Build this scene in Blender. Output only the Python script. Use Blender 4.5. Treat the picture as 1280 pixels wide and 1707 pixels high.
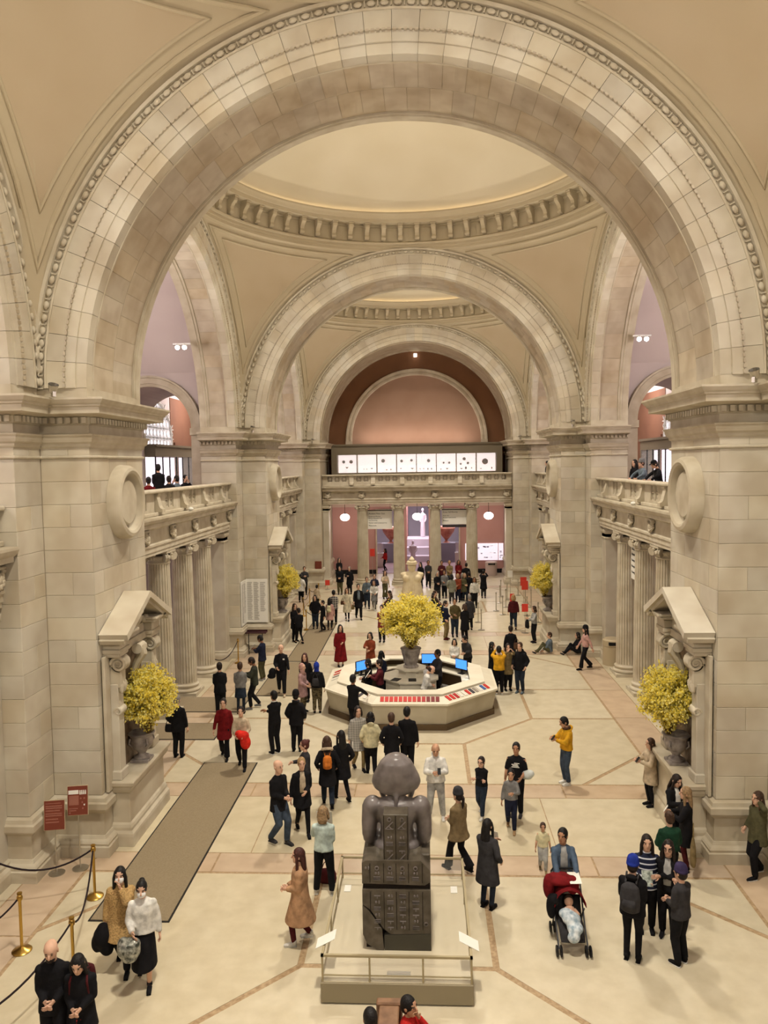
import bpy, bmesh, math, random
import numpy as np
from mathutils import Vector, Matrix, kdtree
random.seed(7); rng = np.random.default_rng(7)
PI = math.pi
scene = bpy.context.scene
COL = scene.collection
for o in list(bpy.data.objects): bpy.data.objects.remove(o)

# ------------------------------------------------------------------ camera
def cam_axes(p, y, r):
    f = Vector((-math.sin(y)*math.cos(p), math.cos(y)*math.cos(p), -math.sin(p)))
    rt = Vector((math.cos(y), math.sin(y), 0)); up = rt.cross(f)
    return rt*math.cos(r)-up*math.sin(r), up*math.cos(r)+rt*math.sin(r), f
CP = Vector((.527, 0, 8.2)); FPX = 1293.0
RT, UP, FW = cam_axes(math.radians(3.57), math.radians(3.0), math.radians(.886))
cam = bpy.data.objects.new('camera', bpy.data.cameras.new('camera')); COL.objects.link(cam)
cam.data.sensor_fit = 'HORIZONTAL'; cam.data.sensor_width = 36; cam.data.lens = 36*FPX/1280
cam.data.clip_start = .05; cam.data.clip_end = 300
M3 = Matrix((RT, UP, -FW)).transposed()
cam.matrix_world = Matrix.Translation(CP) @ M3.to_4x4()
scene.camera = cam
def floor_at(px, py, z=0.0):
    """floor position of something seen at this place in the photograph (survey of the hall)"""
    d = FW + RT*((px-640)/FPX) + UP*((853.5-py)/FPX)
    return CP + d*((z-CP.z)/d.z)

# ------------------------------------------------------------------ world, lights, exposure
w = bpy.data.worlds.new('World'); scene.world = w; w.use_nodes = True
w.node_tree.nodes['Background'].inputs[0].default_value = (.78, .74, .80, 1)
w.node_tree.nodes['Background'].inputs[1].default_value = .35
vs = scene.view_settings
vs.view_transform = 'Standard'; vs.look = 'None'; vs.gamma = 1; vs.use_curve_mapping = False
vs.exposure = -0.30
scene.cycles.use_denoising = True
scene.cycles.use_adaptive_sampling = True; scene.cycles.adaptive_threshold = .08; scene.cycles.adaptive_min_samples = 8
scene.cycles.max_bounces = 4; scene.cycles.diffuse_bounces = 2; scene.cycles.glossy_bounces = 2
scene.cycles.transmission_bounces = 4; scene.cycles.transparent_max_bounces = 8
scene.cycles.sample_clamp_indirect = 6
scene.cycles.caustics_reflective = False; scene.cycles.caustics_refractive = False

COVE = 2.0
WARM = (1.0, .935, .80); LILAC = (1.0, .92, .92)
def light(name, kind, loc, power, color, size=1.0, rot=(0,0,0), spot=None, sy=None):
    l = bpy.data.lights.new(name, kind); l.energy = power; l.color = color
    if kind == 'AREA':
        l.shape = 'DISK' if sy is None else 'RECTANGLE'; l.size = size
        if sy is not None: l.size_y = sy
    else: l.shadow_soft_size = size
    if spot: l.spot_size = math.radians(spot); l.spot_blend = .6
    o = bpy.data.objects.new(name, l); COL.objects.link(o); o.location = loc; o.rotation_euler = rot
    return o
# the three dome skylights, each a disk lamp below its oculus
BAYC = (8.3, 26.1, 43.9)
for yc, pw in zip(BAYC, (1750, 1600, 1500)):
    o = light('dome_light', 'AREA', (0, yc, 20.6), pw, WARM, 1.5); o.data.spread = math.radians(132 if yc < 10 else 124)
# floodlights on the piers of the entrance end, behind the viewer
for s in (-1, 1):
    o = light('flood_light', 'AREA', (s*6.6, .6, 11.5), 400, WARM, .6)
    o.rotation_euler = (Vector((s*1.0, 13.5, .5))-Vector(o.location)).to_track_quat('-Z', 'Y').to_euler()
# uplights standing on the pier cornices, aimed at the domes
for yc, pw in zip(BAYC, (200, 150, 150)):
    for sx in (-1, 1):
        for sy in (-1, 1):
            if yc < 10 and sy < 0: continue
            o = light('cornice_uplight', 'AREA', (sx*6.75, yc+sy*6.75, 9.95), pw, WARM, .5); o.data.spread = math.radians(95)
            o.rotation_euler = (Vector((0, yc-sy*1.5, 20.5))-Vector(o.location)).to_track_quat('-Z', 'Y').to_euler()
# gallery lamps under the side vaults
for yc in BAYC:
    for s in (-1, 1):
        light('gallery_light', 'POINT', (s*11.2, yc, 12.0), 640, LILAC, .5)
        light('aisle_light', 'POINT', (s*11.4, yc, 5.2), 110, (1, .85, .78), .3)
# hall beyond the far colonnade
light('vestibule_light', 'POINT', (-5.1, 54.5, 3.9), 120, (1, .86, .80), .18)
light('vestibule_light', 'POINT', (5.0, 54.5, 3.9), 120, (1, .86, .80), .18)
light('vestibule_light', 'POINT', (0, 55.2, 3.9), 90, (1, .86, .8), .25)
light('passage_light', 'AREA', (0, 66, 5.5), 2400, (.96, .9, 1.0), 10, sy=9)
light('lunette_light', 'AREA', (0, 54.85, 9.68), 105, (1, .80, .70), 8.0, rot=(math.radians(148), 0, 0), sy=.15)

# ------------------------------------------------------------------ helpers
def lin(r, g, b):
    f = lambda c: c/12.92 if c <= .04045 else ((c+.055)/1.055)**2.4
    return (f(r/255), f(g/255), f(b/255), 1)
class G:
    """collects polygons for one mesh"""
    def __init__(s): s.v = []; s.f = []; s.m = []; s.cm = 0
    def add(s, vs, fs, M=None):
        n = len(s.v)
        s.v += [tuple(M @ Vector(p)) for p in vs] if M else [tuple(p) for p in vs]
        s.f += [tuple(i+n for i in f) for f in fs]; s.m += [s.cm]*len(fs); return s
    def box(s, x0, x1, y0, y1, z0, z1, M=None):
        return s.add([(x, y, z) for z in (z0, z1) for y in (y0, y1) for x in (x0, x1)],
            [(0,2,3,1),(4,5,7,6),(0,1,5,4),(2,6,7,3),(0,4,6,2),(1,3,7,5)], M)
    def bbox(s, x0, x1, y0, y1, z0, z1, c, M=None):
        """box with chamfered edges"""
        X, Y, Z = (x0, x1), (y0, y1), (z0, z1); vs = {}; L = []
        for i in (0,1):
            for j in (0,1):
                for k in (0,1):
                    for a in range(3):
                        p = [X[i], Y[j], Z[k]]
                        for q in range(3):
                            if q != a: p[q] += c if (i,j,k)[q] == 0 else -c
                        vs[i,j,k,a] = len(L); L.append(p)
        F = []
        for a in range(3):
            b, d = (a+1)%3, (a+2)%3
            for e in (0,1):
                q = []
                for (u, w) in ((0,0),(1,0),(1,1),(0,1)):
                    t = [0,0,0]; t[a] = e; t[b] = u; t[d] = w; q.append(vs[(*t, a)])
                F.append(q if e else q[::-1])
            for u in (0,1):
                for w in (0,1):
                    t0 = [0,0,0]; t0[b] = u; t0[d] = w; t1 = t0[:]; t1[a] = 1
                    q = [vs[(*t0, b)], vs[(*t0, d)], vs[(*t1, d)], vs[(*t1, b)]]
                    F.append(q if u != w else q[::-1])
        for i in (0,1):
            for j in (0,1):
                for k in (0,1):
                    q = [vs[i,j,k,0], vs[i,j,k,1], vs[i,j,k,2]]
                    F.append(q if (i+j+k) % 2 else q[::-1])
        return s.add(L, F, M)
    def prism(s, poly, z0, z1, M=None):
        n = len(poly)
        return s.add([(x, y, z0) for x, y in poly]+[(x, y, z1) for x, y in poly],
            [tuple(range(n-1, -1, -1)), tuple(range(n, 2*n))]+[(i, (i+1)%n, n+(i+1)%n, n+i) for i in range(n)], M)
    def grid(s, P, closeu=False, closev=False, M=None):
        """P[u][v] points"""
        nu, nv = len(P), len(P[0]); fs = []
        for u in range(nu if closeu else nu-1):
            for v in range(nv if closev else nv-1):
                fs.append((u*nv+v, ((u+1)%nu)*nv+v, ((u+1)%nu)*nv+(v+1)%nv, u*nv+(v+1)%nv))
        return s.add([p for r in P for p in r], fs, M)
    def lathe(s, prof, n=24, c=(0,0,0), a0=0, a1=2*PI, M=None, cap=False):
        full = abs(a1-a0-2*PI) < 1e-6; k = n if full else n+1
        P = [[(c[0]+r*math.cos(a0+(a1-a0)*i/n), c[1]+r*math.sin(a0+(a1-a0)*i/n), c[2]+z) for r, z in prof] for i in range(k)]
        s.grid(P, closeu=full, M=M)
        if cap and full:
            n0 = len(s.v)-k*len(prof)
            s.f.append(tuple(n0+i*len(prof) for i in range(k-1, -1, -1))); s.f.append(tuple(n0+i*len(prof)+len(prof)-1 for i in range(k))); s.m += [s.cm]*2
        return s
    def tube(s, pts, r, n=8, cap=True, M=None):
        pts = [Vector(p) for p in pts]; k = len(pts)
        rr = r if isinstance(r, (list, tuple)) else [r]*k
        T = [((pts[min(i+1, k-1)]-pts[max(i-1, 0)]).normalized()) for i in range(k)]
        u = Vector((1,0,0)) if abs(T[0].x) < .9 else Vector((0,1,0)); R = []
        for i in range(k):
            u = (u - T[i]*u.dot(T[i])); u = u.normalized() if u.length > 1e-6 else T[i].orthogonal().normalized()
            w = T[i].cross(u)
            a = rr[i] if isinstance(rr[i], (tuple, list)) else (rr[i], rr[i])
            R.append([pts[i]+u*(a[0]*math.cos(2*PI*j/n))+w*(a[1]*math.sin(2*PI*j/n)) for j in range(n)])
        n0 = len(s.v); s.grid(R, closev=True, M=M)
        if cap:
            s.f.append(tuple(n0+j for j in range(n-1, -1, -1))); s.f.append(tuple(n0+(k-1)*n+j for j in range(n))); s.m += [s.cm]*2
        return s
    def ell(s, c, rx, ry, rz, nu=12, nv=8, M=None):
        """ellipsoid"""
        vs = [(c[0], c[1], c[2]-rz)]
        for j in range(1, nv):
            t = -PI/2+PI*j/nv
            vs += [(c[0]+rx*math.cos(t)*math.cos(2*PI*i/nu), c[1]+ry*math.cos(t)*math.sin(2*PI*i/nu), c[2]+rz*math.sin(t)) for i in range(nu)]
        vs.append((c[0], c[1], c[2]+rz)); fs = [(0, 1+(i+1)%nu, 1+i) for i in range(nu)]
        for j in range(nv-2):
            for i in range(nu):
                a = 1+j*nu; fs.append((a+i, a+(i+1)%nu, a+nu+(i+1)%nu, a+nu+i))
        a = 1+(nv-2)*nu; fs += [(a+i, a+(i+1)%nu, len(vs)-1) for i in range(nu)]
        return s.add(vs, fs, M)
    def sweep(s, path, prof, closed=False, M=None, out=1):
        """path: plan polyline (x,y); prof: (offset to the right of travel * out, z); mitred"""
        n = len(path); R = []
        for i in range(n):
            p = Vector(path[i])
            a = Vector(path[i-1]) if (i > 0 or closed) else None
            b = Vector(path[(i+1) % n]) if (i < n-1 or closed) else None
            d0 = (p-a).normalized() if a is not None else (b-p).normalized()
            d1 = (b-p).normalized() if b is not None else d0
            n0 = Vector((d0.y, -d0.x)); n1 = Vector((d1.y, -d1.x)); m = (n0+n1)
            m = m/max(m.dot(n0), .3) if m.length > 1e-6 else n0
            R.append([(p.x+m.x*o*out, p.y+m.y*o*out, z) for o, z in prof])
        return s.grid(R, closeu=closed, M=M)
    def mesh(s, name, mats, smooth=False):
        me = bpy.data.meshes.new(name); me.from_pydata(s.v, [], s.f)
        for m in (mats if isinstance(mats, (list, tuple)) else [mats]): me.materials.append(m)
        if s.m and max(s.m) > 0: me.polygons.foreach_set('material_index', s.m)
        if smooth:
            me.polygons.foreach_set('use_smooth', [True]*len(me.polygons))
            if smooth != 'all': me.set_sharp_from_angle(angle=math.radians(smooth if smooth is not True else 40))
        me.update(); return me
def fixn(me):
    bm = bmesh.new(); bm.from_mesh(me); bmesh.ops.recalc_face_normals(bm, faces=bm.faces); bm.to_mesh(me); bm.free(); return me
def inst(name, me, parent=None, loc=(0,0,0), rot=None, scale=None, label=None, kind=None):
    o = bpy.data.objects.new(name, me); COL.objects.link(o)
    o.parent = parent; o.location = loc
    if rot is not None: o.rotation_euler = rot
    if scale is not None: o.scale = scale
    if label: o['label'] = label
    if kind: o['kind'] = kind
    return o
def ob(name, g, mats, parent=None, smooth=False, world=True, label=None, kind=None, fix=True, **k):
    """one mesh object; under a parent Empty its coordinates may be given in world space"""
    me = g.mesh(name, mats, smooth)
    if fix: fixn(me)
    o = inst(name, me, parent, label=label, kind=kind, **k)
    if parent is not None and world: o.location = -wloc(parent)
    return o
def wloc(p):
    l = Vector(p.location)
    while p.parent: p = p.parent; l += Vector(p.location)
    return l
def thing(name, label, cat, loc=(0,0,0), rz=0, group=None, kind=None, scale=None):
    o = bpy.data.objects.new(name, None); COL.objects.link(o); o.empty_display_size = .2
    o.location = loc; o.rotation_euler = (0, 0, rz)
    if scale: o.scale = (scale,)*3
    return tag(o, label, cat, group, kind)
def tag(o, label, cat, group=None, kind=None):
    o['label'] = label; o['category'] = cat
    if group: o['group'] = group
    if kind: o['kind'] = kind
    return o
def copy_tree(o, parent=None):
    c = o.copy(); COL.objects.link(c); c.parent = parent
    for ch in o.children: copy_tree(ch, c)
    return c
def Rz(a): return Matrix.Rotation(a, 4, 'Z')
def Ry(a): return Matrix.Rotation(a, 4, 'Y')
def Rx(a): return Matrix.Rotation(a, 4, 'X')
def T(x, y, z): return Matrix.Translation((x, y, z))
def S(x, y, z): return Matrix.Diagonal((x, y, z, 1))

# ------------------------------------------------------------------ materials
MATS = {}
def mat(name, col, rough=.7, col2=None, scale=3.0, rnd=0.0, bump=0.0, bscale=40.0, metal=0.0, emit=None, es=0.0, detail=2, spec=.3, rnd_by='obj', alpha=1, trans=0.0):
    if name in MATS: return MATS[name]
    m = bpy.data.materials.new(name); m.use_nodes = True; nt = m.node_tree; N = nt.nodes; L = nt.links
    b = N['Principled BSDF']; b.inputs['Base Color'].default_value = col; b.inputs['Roughness'].default_value = rough
    b.inputs['Metallic'].default_value = metal; b.inputs['Specular IOR Level'].default_value = spec
    if trans: b.inputs['Transmission Weight'].default_value = trans
    if alpha < 1: b.inputs['Alpha'].default_value = alpha
    if emit: b.inputs['Emission Color'].default_value = emit; b.inputs['Emission Strength'].default_value = es
    geo = N.new('ShaderNodeNewGeometry'); out = None
    if col2 is not None:
        nz = N.new('ShaderNodeTexNoise'); nz.inputs['Scale'].default_value = scale; nz.inputs['Detail'].default_value = detail
        L.new(geo.outputs['Position'], nz.inputs['Vector'])
        rp = N.new('ShaderNodeMapRange'); rp.inputs[1].default_value = .35; rp.inputs[2].default_value = .68
        L.new(nz.outputs['Fac'], rp.inputs[0])
        mx = N.new('ShaderNodeMix'); mx.data_type = 'RGBA'
        mx.inputs[6].default_value = col; mx.inputs[7].default_value = col2
        L.new(rp.outputs[0], mx.inputs[0]); out = mx.outputs[2]
    if rnd:
        oi = N.new('ShaderNodeObjectInfo'); mr = N.new('ShaderNodeMapRange')
        mr.inputs[3].default_value = 1-rnd; mr.inputs[4].default_value = 1+rnd*.5
        L.new(oi.outputs['Random'], mr.inputs[0])
        hs = N.new('ShaderNodeHueSaturation'); L.new(mr.outputs[0], hs.inputs['Value'])
        if out: L.new(out, hs.inputs['Color'])
        else: hs.inputs['Color'].default_value = col
        ml = N.new('ShaderNodeMath'); ml.operation = 'MULTIPLY'; ml.inputs[1].default_value = 7.31
        fr = N.new('ShaderNodeMath'); fr.operation = 'FRACT'
        L.new(oi.outputs['Random'], ml.inputs[0]); L.new(ml.outputs[0], fr.inputs[0])
        m2 = N.new('ShaderNodeMapRange'); m2.inputs[3].default_value = 1-rnd*1.6; m2.inputs[4].default_value = 1+rnd*1.2
        L.new(fr.outputs[0], m2.inputs[0]); L.new(m2.outputs[0], hs.inputs['Saturation'])
        out = hs.outputs[0]
    if out: L.new(out, b.inputs['Base Color'])
    if bump:
        n2 = N.new('ShaderNodeTexNoise'); n2.inputs['Scale'].default_value = bscale; n2.inputs['Detail'].default_value = 2
        L.new(geo.outputs['Position'], n2.inputs['Vector'])
        bp = N.new('ShaderNodeBump'); bp.inputs['Strength'].default_value = bump; bp.inputs['Distance'].default_value = .02
        L.new(n2.outputs['Fac'], bp.inputs['Height']); L.new(bp.outputs[0], b.inputs['Normal'])
    MATS[name] = m; return m
STONE = mat('limestone', lin(214,204,183), .75, lin(196,182,158), 1.3, .09)
STONE_C = mat('carved limestone', lin(208,197,175), .75, lin(190,176,151), 2.2)
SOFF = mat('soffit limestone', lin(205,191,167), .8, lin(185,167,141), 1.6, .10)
JOINT = mat('stone joint', lin(186,171,146), .9)
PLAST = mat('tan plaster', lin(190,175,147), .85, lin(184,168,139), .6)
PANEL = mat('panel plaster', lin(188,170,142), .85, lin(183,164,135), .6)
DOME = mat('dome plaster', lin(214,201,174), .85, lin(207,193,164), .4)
LILP = mat('lilac plaster', lin(218,203,198), .85, lin(210,194,189), .5)
ROSE = mat('rose wall paint', lin(196,150,140), .8, lin(188,142,132), .7)
LUNB = mat('brown lunette paint', lin(128,88,60), .8, lin(120,82,56), .8)
LUNP = mat('lunette copper paint', lin(168,136,114), .8, lin(162,129,107), .8)
FLOORM = mat('floor terrazzo', lin(211,198,170), .36, lin(199,185,155), 2.6, .05, spec=.4, detail=6)
BAND = mat('pink marble band', lin(204,181,154), .34, lin(190,165,138), 2.0, .06, spec=.4)
STRIP = mat('brown mosaic strip', lin(184,158,124), .45, lin(156,128,96), 14.0, .05)
CASEM = mat('taupe case paint', lin(128,116,96), .6)
BLACKM = mat('black', lin(22,21,22), .6)
# ================================================================== STRUCTURE
b_, a_, T_, ZC = 6.36, 7.40, 1.5, 9.84
D = (15.7, 18.7, 33.5, 36.5, 51.3)
GAL = 6.45; XO = 13.4
SIDE = {-1: 'left', 1: 'right'}
def inset(poly, d):
    n = len(poly); out = []
    for i in range(n):
        p0, p, p1 = (Vector(poly[i-1]), Vector(poly[i]), Vector(poly[(i+1) % n]))
        d0 = (p-p0).normalized(); d1 = (p1-p).normalized()
        n0 = Vector((-d0.y, d0.x)); n1 = Vector((-d1.y, d1.x)); m = n0+n1; m = m/max(m.dot(n0), .25)
        out.append((p.x+m.x*d, p.y+m.y*d))
    return out
def ccw(poly):
    A = sum(poly[i-1][0]*poly[i][1]-poly[i][0]*poly[i-1][1] for i in range(len(poly)))
    return poly if A > 0 else poly[::-1]

# ---- floor
floor = ob('floor', G().box(-14, 14, -5, 90, -.3, -.006), STRIP)
tag(floor, 'polished cream stone floor of the hall with brown inlaid lines and pink bands', 'floor', kind='structure')
def slab(poly, m=FLOORM, gap=.055, name='floor_slab'):
    ob(name, G().prism(inset(ccw(poly), gap), -.2, 0), m, floor, world=False)
def rect(x0, x1, y0, y1): return [(x0, y0), (x1, y0), (x1, y1), (x0, y1)]
for yc in BAYC:
    f, e, q = 3.85, 1.6, 6.72
    L = lambda pts: [(x, y+yc) for x, y in pts]
    slab(L([(f*c0, f*c1) if False else p for p in [(e,-f),(f,-e),(f,e),(e,f),(-e,f),(-f,e),(-f,-e),(-e,-f)] for c0, c1 in ((1,1),)]))
    for s in (-1, 1):
        slab(L(rect(-e, e, min(s*f, s*q), max(s*f, s*q)))); slab(L(rect(min(s*f, s*6.48), max(s*f, s*6.48), -e, e)))
        for t in (-1, 1):
            slab(L([(x*s, y*t) for x, y in [(e,f),(e,q),(4.45,q),(6.48,4.65),(6.48,e),(f,e)]]))
            slab(L([(x*s, y*t) for x, y in [(4.45,q),(6.48,q),(6.48,4.65)]]))
        for k in range(5):
            y0 = yc-7.5+k*3.0; slab(rect(*sorted((s*6.48, s*7.52)), y0, y0+3.0), BAND, .02, 'marble_band')
        for k in range(5):
            slab(rect(-6.48+k*2.592, -6.48+(k+1)*2.592, yc+s*7.5-(.78 if s > 0 else 0), yc+s*7.5+(.78 if s < 0 else 0)), BAND, .02, 'marble_band')
        for k in range(4): slab(rect(*sorted((s*7.52, s*13.4)), yc-7.5+k*3.75, yc-7.5+k*3.75+3.75), FLOORM, .012)
for y0, y1 in ((15.8, 18.6), (33.6, 36.4), (51.4, 57.4)):
    for k in range(4): slab(rect(-6.48+k*3.24, -6.48+k*3.24+3.24, y0, y1), FLOORM, .012)
    for s in (-1, 1): slab(rect(*sorted((s*6.48, s*13.4)), y0, y1), FLOORM, .012)

# ---- shared block meshes
BLK = {}
def block(w, th, h, m=STONE, c=.008):
    k = (round(w, 3), round(th, 3), round(h, 3), m.name)
    if k not in BLK:
        g = G().bbox(0, w, 0, th, 0, h, c); BLK[k] = g.mesh('stone_block', m)
    return BLK[k]
def ashlar(parent, path, z0, z1, n, bw, skip=(), gap=.005, off=0):
    """courses of separate stone blocks along a plan path (outside to the right of travel)"""
    L = Vector(parent.location); h = (z1-z0)/n
    for i in range(len(path)-1):
        if i in skip: continue
        p, q = Vector(path[i]), Vector(path[i+1]); d = (q-p); ln = d.length; d.normalize(); ang = math.atan2(d.y, d.x)
        k = max(1, round(ln/bw))
        for c in range(n):
            if k == 1: cuts = [0, ln] if (c % 3 or ln < .9) else [0, ln*.56, ln]
            else:
                u = ln/k; cuts = [0]+[u*j for j in range(1, k)]+[ln] if c % 2 == 0 else [0]+[u*(j+.5) for j in range(k)]+[ln]
            for x0, x1 in zip(cuts, cuts[1:]):
                me = block(x1-x0-gap, .04, h-gap)
                P = p+d*(x0+gap/2)
                inst('stone_block', me, parent, (P.x-L.x, P.y-L.y, z0+c*h+gap/2-L.z), (0, 0, ang))
CORN = [(0,8.86),(.02,8.86),(.02,9.08),(.05,9.10),(.06,9.12),(.06,9.24),(.16,9.26),(.40,9.29),(.42,9.30),(.42,9.42),(.46,9.44),(.46,9.47),(.50,9.50),(.55,9.57),(.55,9.61),(-.05,9.62)]
CAPM = [(-.02,8.62),(.03,8.63),(.05,8.66),(.05,8.70),(.10,8.74),(.12,8.80),(.12,8.84),(.15,8.87),(.15,8.90),(-.02,8.92)]
ASTR = [(-.03,8.39),(.02,8.40),(.045,8.42),(.045,8.445),(.02,8.465),(-.03,8.47)]
DADO = [(-.02,.86),(.04,.90),(.07,.94),(.12,.98),(.14,1.02),(.14,1.14),(.10,1.17),(.08,1.24),(-.03,1.28)]
BASEP = [(-.02,.0),(.18,.0),(.18,.22),(.15,.24),(.16,.29),(.13,.33),(.08,.36),(.05,.42),(-.02,.44)]
def pillar(s, yc, end=False, low=False):
    side = SIDE[s]; which = {17.2: 'near', 35.0: 'middle', 51.3: 'far'}[yc]
    if end: pl = [(8.9,-1.04),(7.4,-1.04),(7.4,0),(6.36,0),(6.36,6.2)]
    else: pl = [(8.9,-2.54),(7.4,-2.54),(7.4,-1.5),(6.36,-1.5),(6.36,1.5),(7.4,1.5),(7.4,2.54),(8.9,2.54)]
    path = [(s*x, yc+y) for x, y in pl]
    if s > 0: path = path[::-1]
    t = thing('pillar', f'{which} {side} limestone pier of the hall with heavy cornice and stepped corners', 'pillar', (s*7.6, yc, 0), kind='structure')
    poly = ccw(path if not end else path+[(s*8.9, yc+6.2)])
    ob('core', G().prism(inset(poly, .012), 0, 9.6), JOINT, t)
    ob('impost', G().prism(inset(poly, .0), 9.6, ZC+.01), STONE_C, t)
    ob('dado', G().prism(inset(poly, -.03), .3, 1.0), STONE_C, t)
    sk = [i for i in range(len(path)-1) if (path[i][1] > yc+1.49 and path[i+1][1] > yc+1.49)]
    if end: sk = [i for i in range(len(path)-1) if abs(path[i][0]-path[i+1][0]) < .01 and abs(path[i][1]-path[i+1][1]) > 3]
    ashlar(t, path, 1.28, 8.40, 15, 1.05, skip=sk)
    ashlar(t, path, 8.46, 8.63, 1, 1.6, skip=sk)
    ob('frieze', G().prism(inset(poly, -.005), 8.6, 9.1), STONE_C, t)
    for nm, pr in (('cornice', CORN), ('capital_moulding', CAPM), ('astragal', ASTR), ('dado_cap', DADO), ('plinth', BASEP)):
        ob(nm, G().sweep(path, pr), STONE_C, t)
    g = G()
    for i in range(len(path)-1):
        if i in sk: continue
        p, q = Vector(path[i]), Vector(path[i+1]); d = q-p; ln = d.length; d.normalize(); M = T(p.x, p.y, 0) @ Rz(math.atan2(d.y, d.x))
        k = int((ln+.1)/.15)
        for j in range(k):
            x = -.05+(ln+.1)*(j+.5)/k; g.box(x-.045, x+.045, -.14, -.05, 9.12, 9.24, M)
    ob('dentil_band', g, STONE_C, t, kind='stuff')
    return t
PIL = {}
for s in (-1, 1):
    for yc in (17.2, 35.0, 51.3): PIL[s, yc] = pillar(s, yc, end=yc == 51.3)

# ---- arches
def ring(g, prof, n=64, a0=0.0, a1=PI, M=None):
    """half ring about the Y axis: prof (r, y)"""
    g.grid([[(r*math.cos(a0+(a1-a0)*i/n), y, r*math.sin(a0+(a1-a0)*i/n)) for r, y in prof] for i in range(n+1)], M=M); return g
def wedge(prof, da, n=2):
    g = G(); P = [[(r*math.cos(t), y, r*math.sin(t)) for r, y in prof] for t in [-da/2+da*i/n for i in range(n+1)]]
    g.grid(P, closev=True); m = len(prof)
    g.f.append(tuple(range(m))); g.f.append(tuple(n*m+j for j in range(m-1, -1, -1))); g.m += [0, 0]
    return g
NV = 40; DA = PI/NV
VOUS = fixn(wedge([(6.36,.3),(6.36,.0),(6.58,.0),(6.585,-.035),(6.80,-.035),(6.805,-.07),(7.17,-.07),(7.17,.3)], DA-.0012).mesh('voussoir', STONE))
g = G(); g.ell((7.29,-.075,0), .062, .05, .085, 8, 6); EGG = g.mesh('egg_ornament', STONE_C, 'all')
g = G(); g.box(7.235, 7.345, -.085, -.04, -.012, .012); DART = g.mesh('dart_ornament', STONE_C)
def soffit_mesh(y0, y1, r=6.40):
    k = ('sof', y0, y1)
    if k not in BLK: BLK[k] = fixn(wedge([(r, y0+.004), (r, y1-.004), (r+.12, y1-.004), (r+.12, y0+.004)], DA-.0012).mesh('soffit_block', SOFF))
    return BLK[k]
def arch(name, label, loc, rz, depth, eggs='stuff', rows=2, soff=True):
    t = thing(name, label, 'arch', loc, rz, kind='structure')
    g = G(); ring(g, [(7.43,.02),(6.41,.02),(6.41,depth-.02),(7.43,depth)]); ob('arch_core', g, JOINT, t, world=False)
    for i in range(NV): inst('voussoir', VOUS, t, (0,0,0), (0, -(i+.5)*DA, 0))
    g = ring(G(), [(7.165,.0),(7.165,-.09),(7.2,-.10),(7.215,-.05),(7.36,-.04),(7.375,-.12),(7.44,-.13),(7.45,.1)]); ob('archivolt_moulding', g, STONE_C, t, world=False)
    n = 88
    if eggs == 'parts':
        for i in range(n):
            inst('egg_ornament', EGG, t, (0,0,0), (0, -(i+.5)*PI/n, 0))
        gd = G()
        for i in range(n+1): gd.box(7.235, 7.345, -.085, -.04, -.012, .012, Ry(-i*PI/n))
        ob('dart_band', gd, STONE_C, t, world=False, kind='stuff')
    elif eggs == 'stuff':
        g = G()
        for i in range(n): g.ell((7.29,-.075,0), .062, .05, .085, 6, 4, M=Ry(-(i+.5)*PI/n))
        ob('egg_band', g, STONE_C, t, world=False, smooth='all', kind='stuff', fix=False)
    g = G()
    for i in range(200): g.box(6.785, 6.825, -.085, -.03, -.033, .033, Ry(-(i+.5)*PI/200))
    ob('bead_band', g, SOFF, t, world=False, kind='stuff', fix=False)
    # soffit: sunken panel between raised borders
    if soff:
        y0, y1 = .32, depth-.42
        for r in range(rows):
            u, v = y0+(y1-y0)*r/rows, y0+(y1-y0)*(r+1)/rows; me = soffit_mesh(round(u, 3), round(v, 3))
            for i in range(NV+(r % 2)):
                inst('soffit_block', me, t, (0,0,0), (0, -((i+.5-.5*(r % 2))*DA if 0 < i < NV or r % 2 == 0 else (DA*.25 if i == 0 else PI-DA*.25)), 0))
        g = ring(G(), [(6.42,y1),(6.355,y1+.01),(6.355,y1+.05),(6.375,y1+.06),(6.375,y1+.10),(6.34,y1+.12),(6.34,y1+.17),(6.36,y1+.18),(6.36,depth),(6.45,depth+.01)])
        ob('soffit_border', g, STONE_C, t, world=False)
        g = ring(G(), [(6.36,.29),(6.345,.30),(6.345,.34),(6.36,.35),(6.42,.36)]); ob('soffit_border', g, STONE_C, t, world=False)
    return t
arch('arch_wall', 'great near transverse stone arch spanning the top of the picture', (0, D[0], ZC), 0, 3.0, 'parts')
arch('arch_wall', 'middle transverse stone arch between the second and third domes', (0, D[2], ZC), 0, 3.0)
t3 = arch('arch_wall', 'far end stone arch framing the brown lunette', (0, D[4], ZC), 0, 4.6, soff=False)
g = ring(G(), [(6.36,.3),(6.36,.42),(6.30,.44),(6.30,.62),(6.36,.66),(6.36,4.2),(6.30,4.22),(6.30,4.6)]); ob('soffit_border', g, SOFF, t3, world=False)
for i, yc in enumerate(BAYC):
    for s in (-1, 1):
        arch('arch_wall', f'{SIDE[s]} lateral stone arch of the {("near", "middle", "far")[i]} bay opening to the gallery vault', (s*a_, yc, ZC), -s*PI/2, 1.5, 'stuff', 1)
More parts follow.
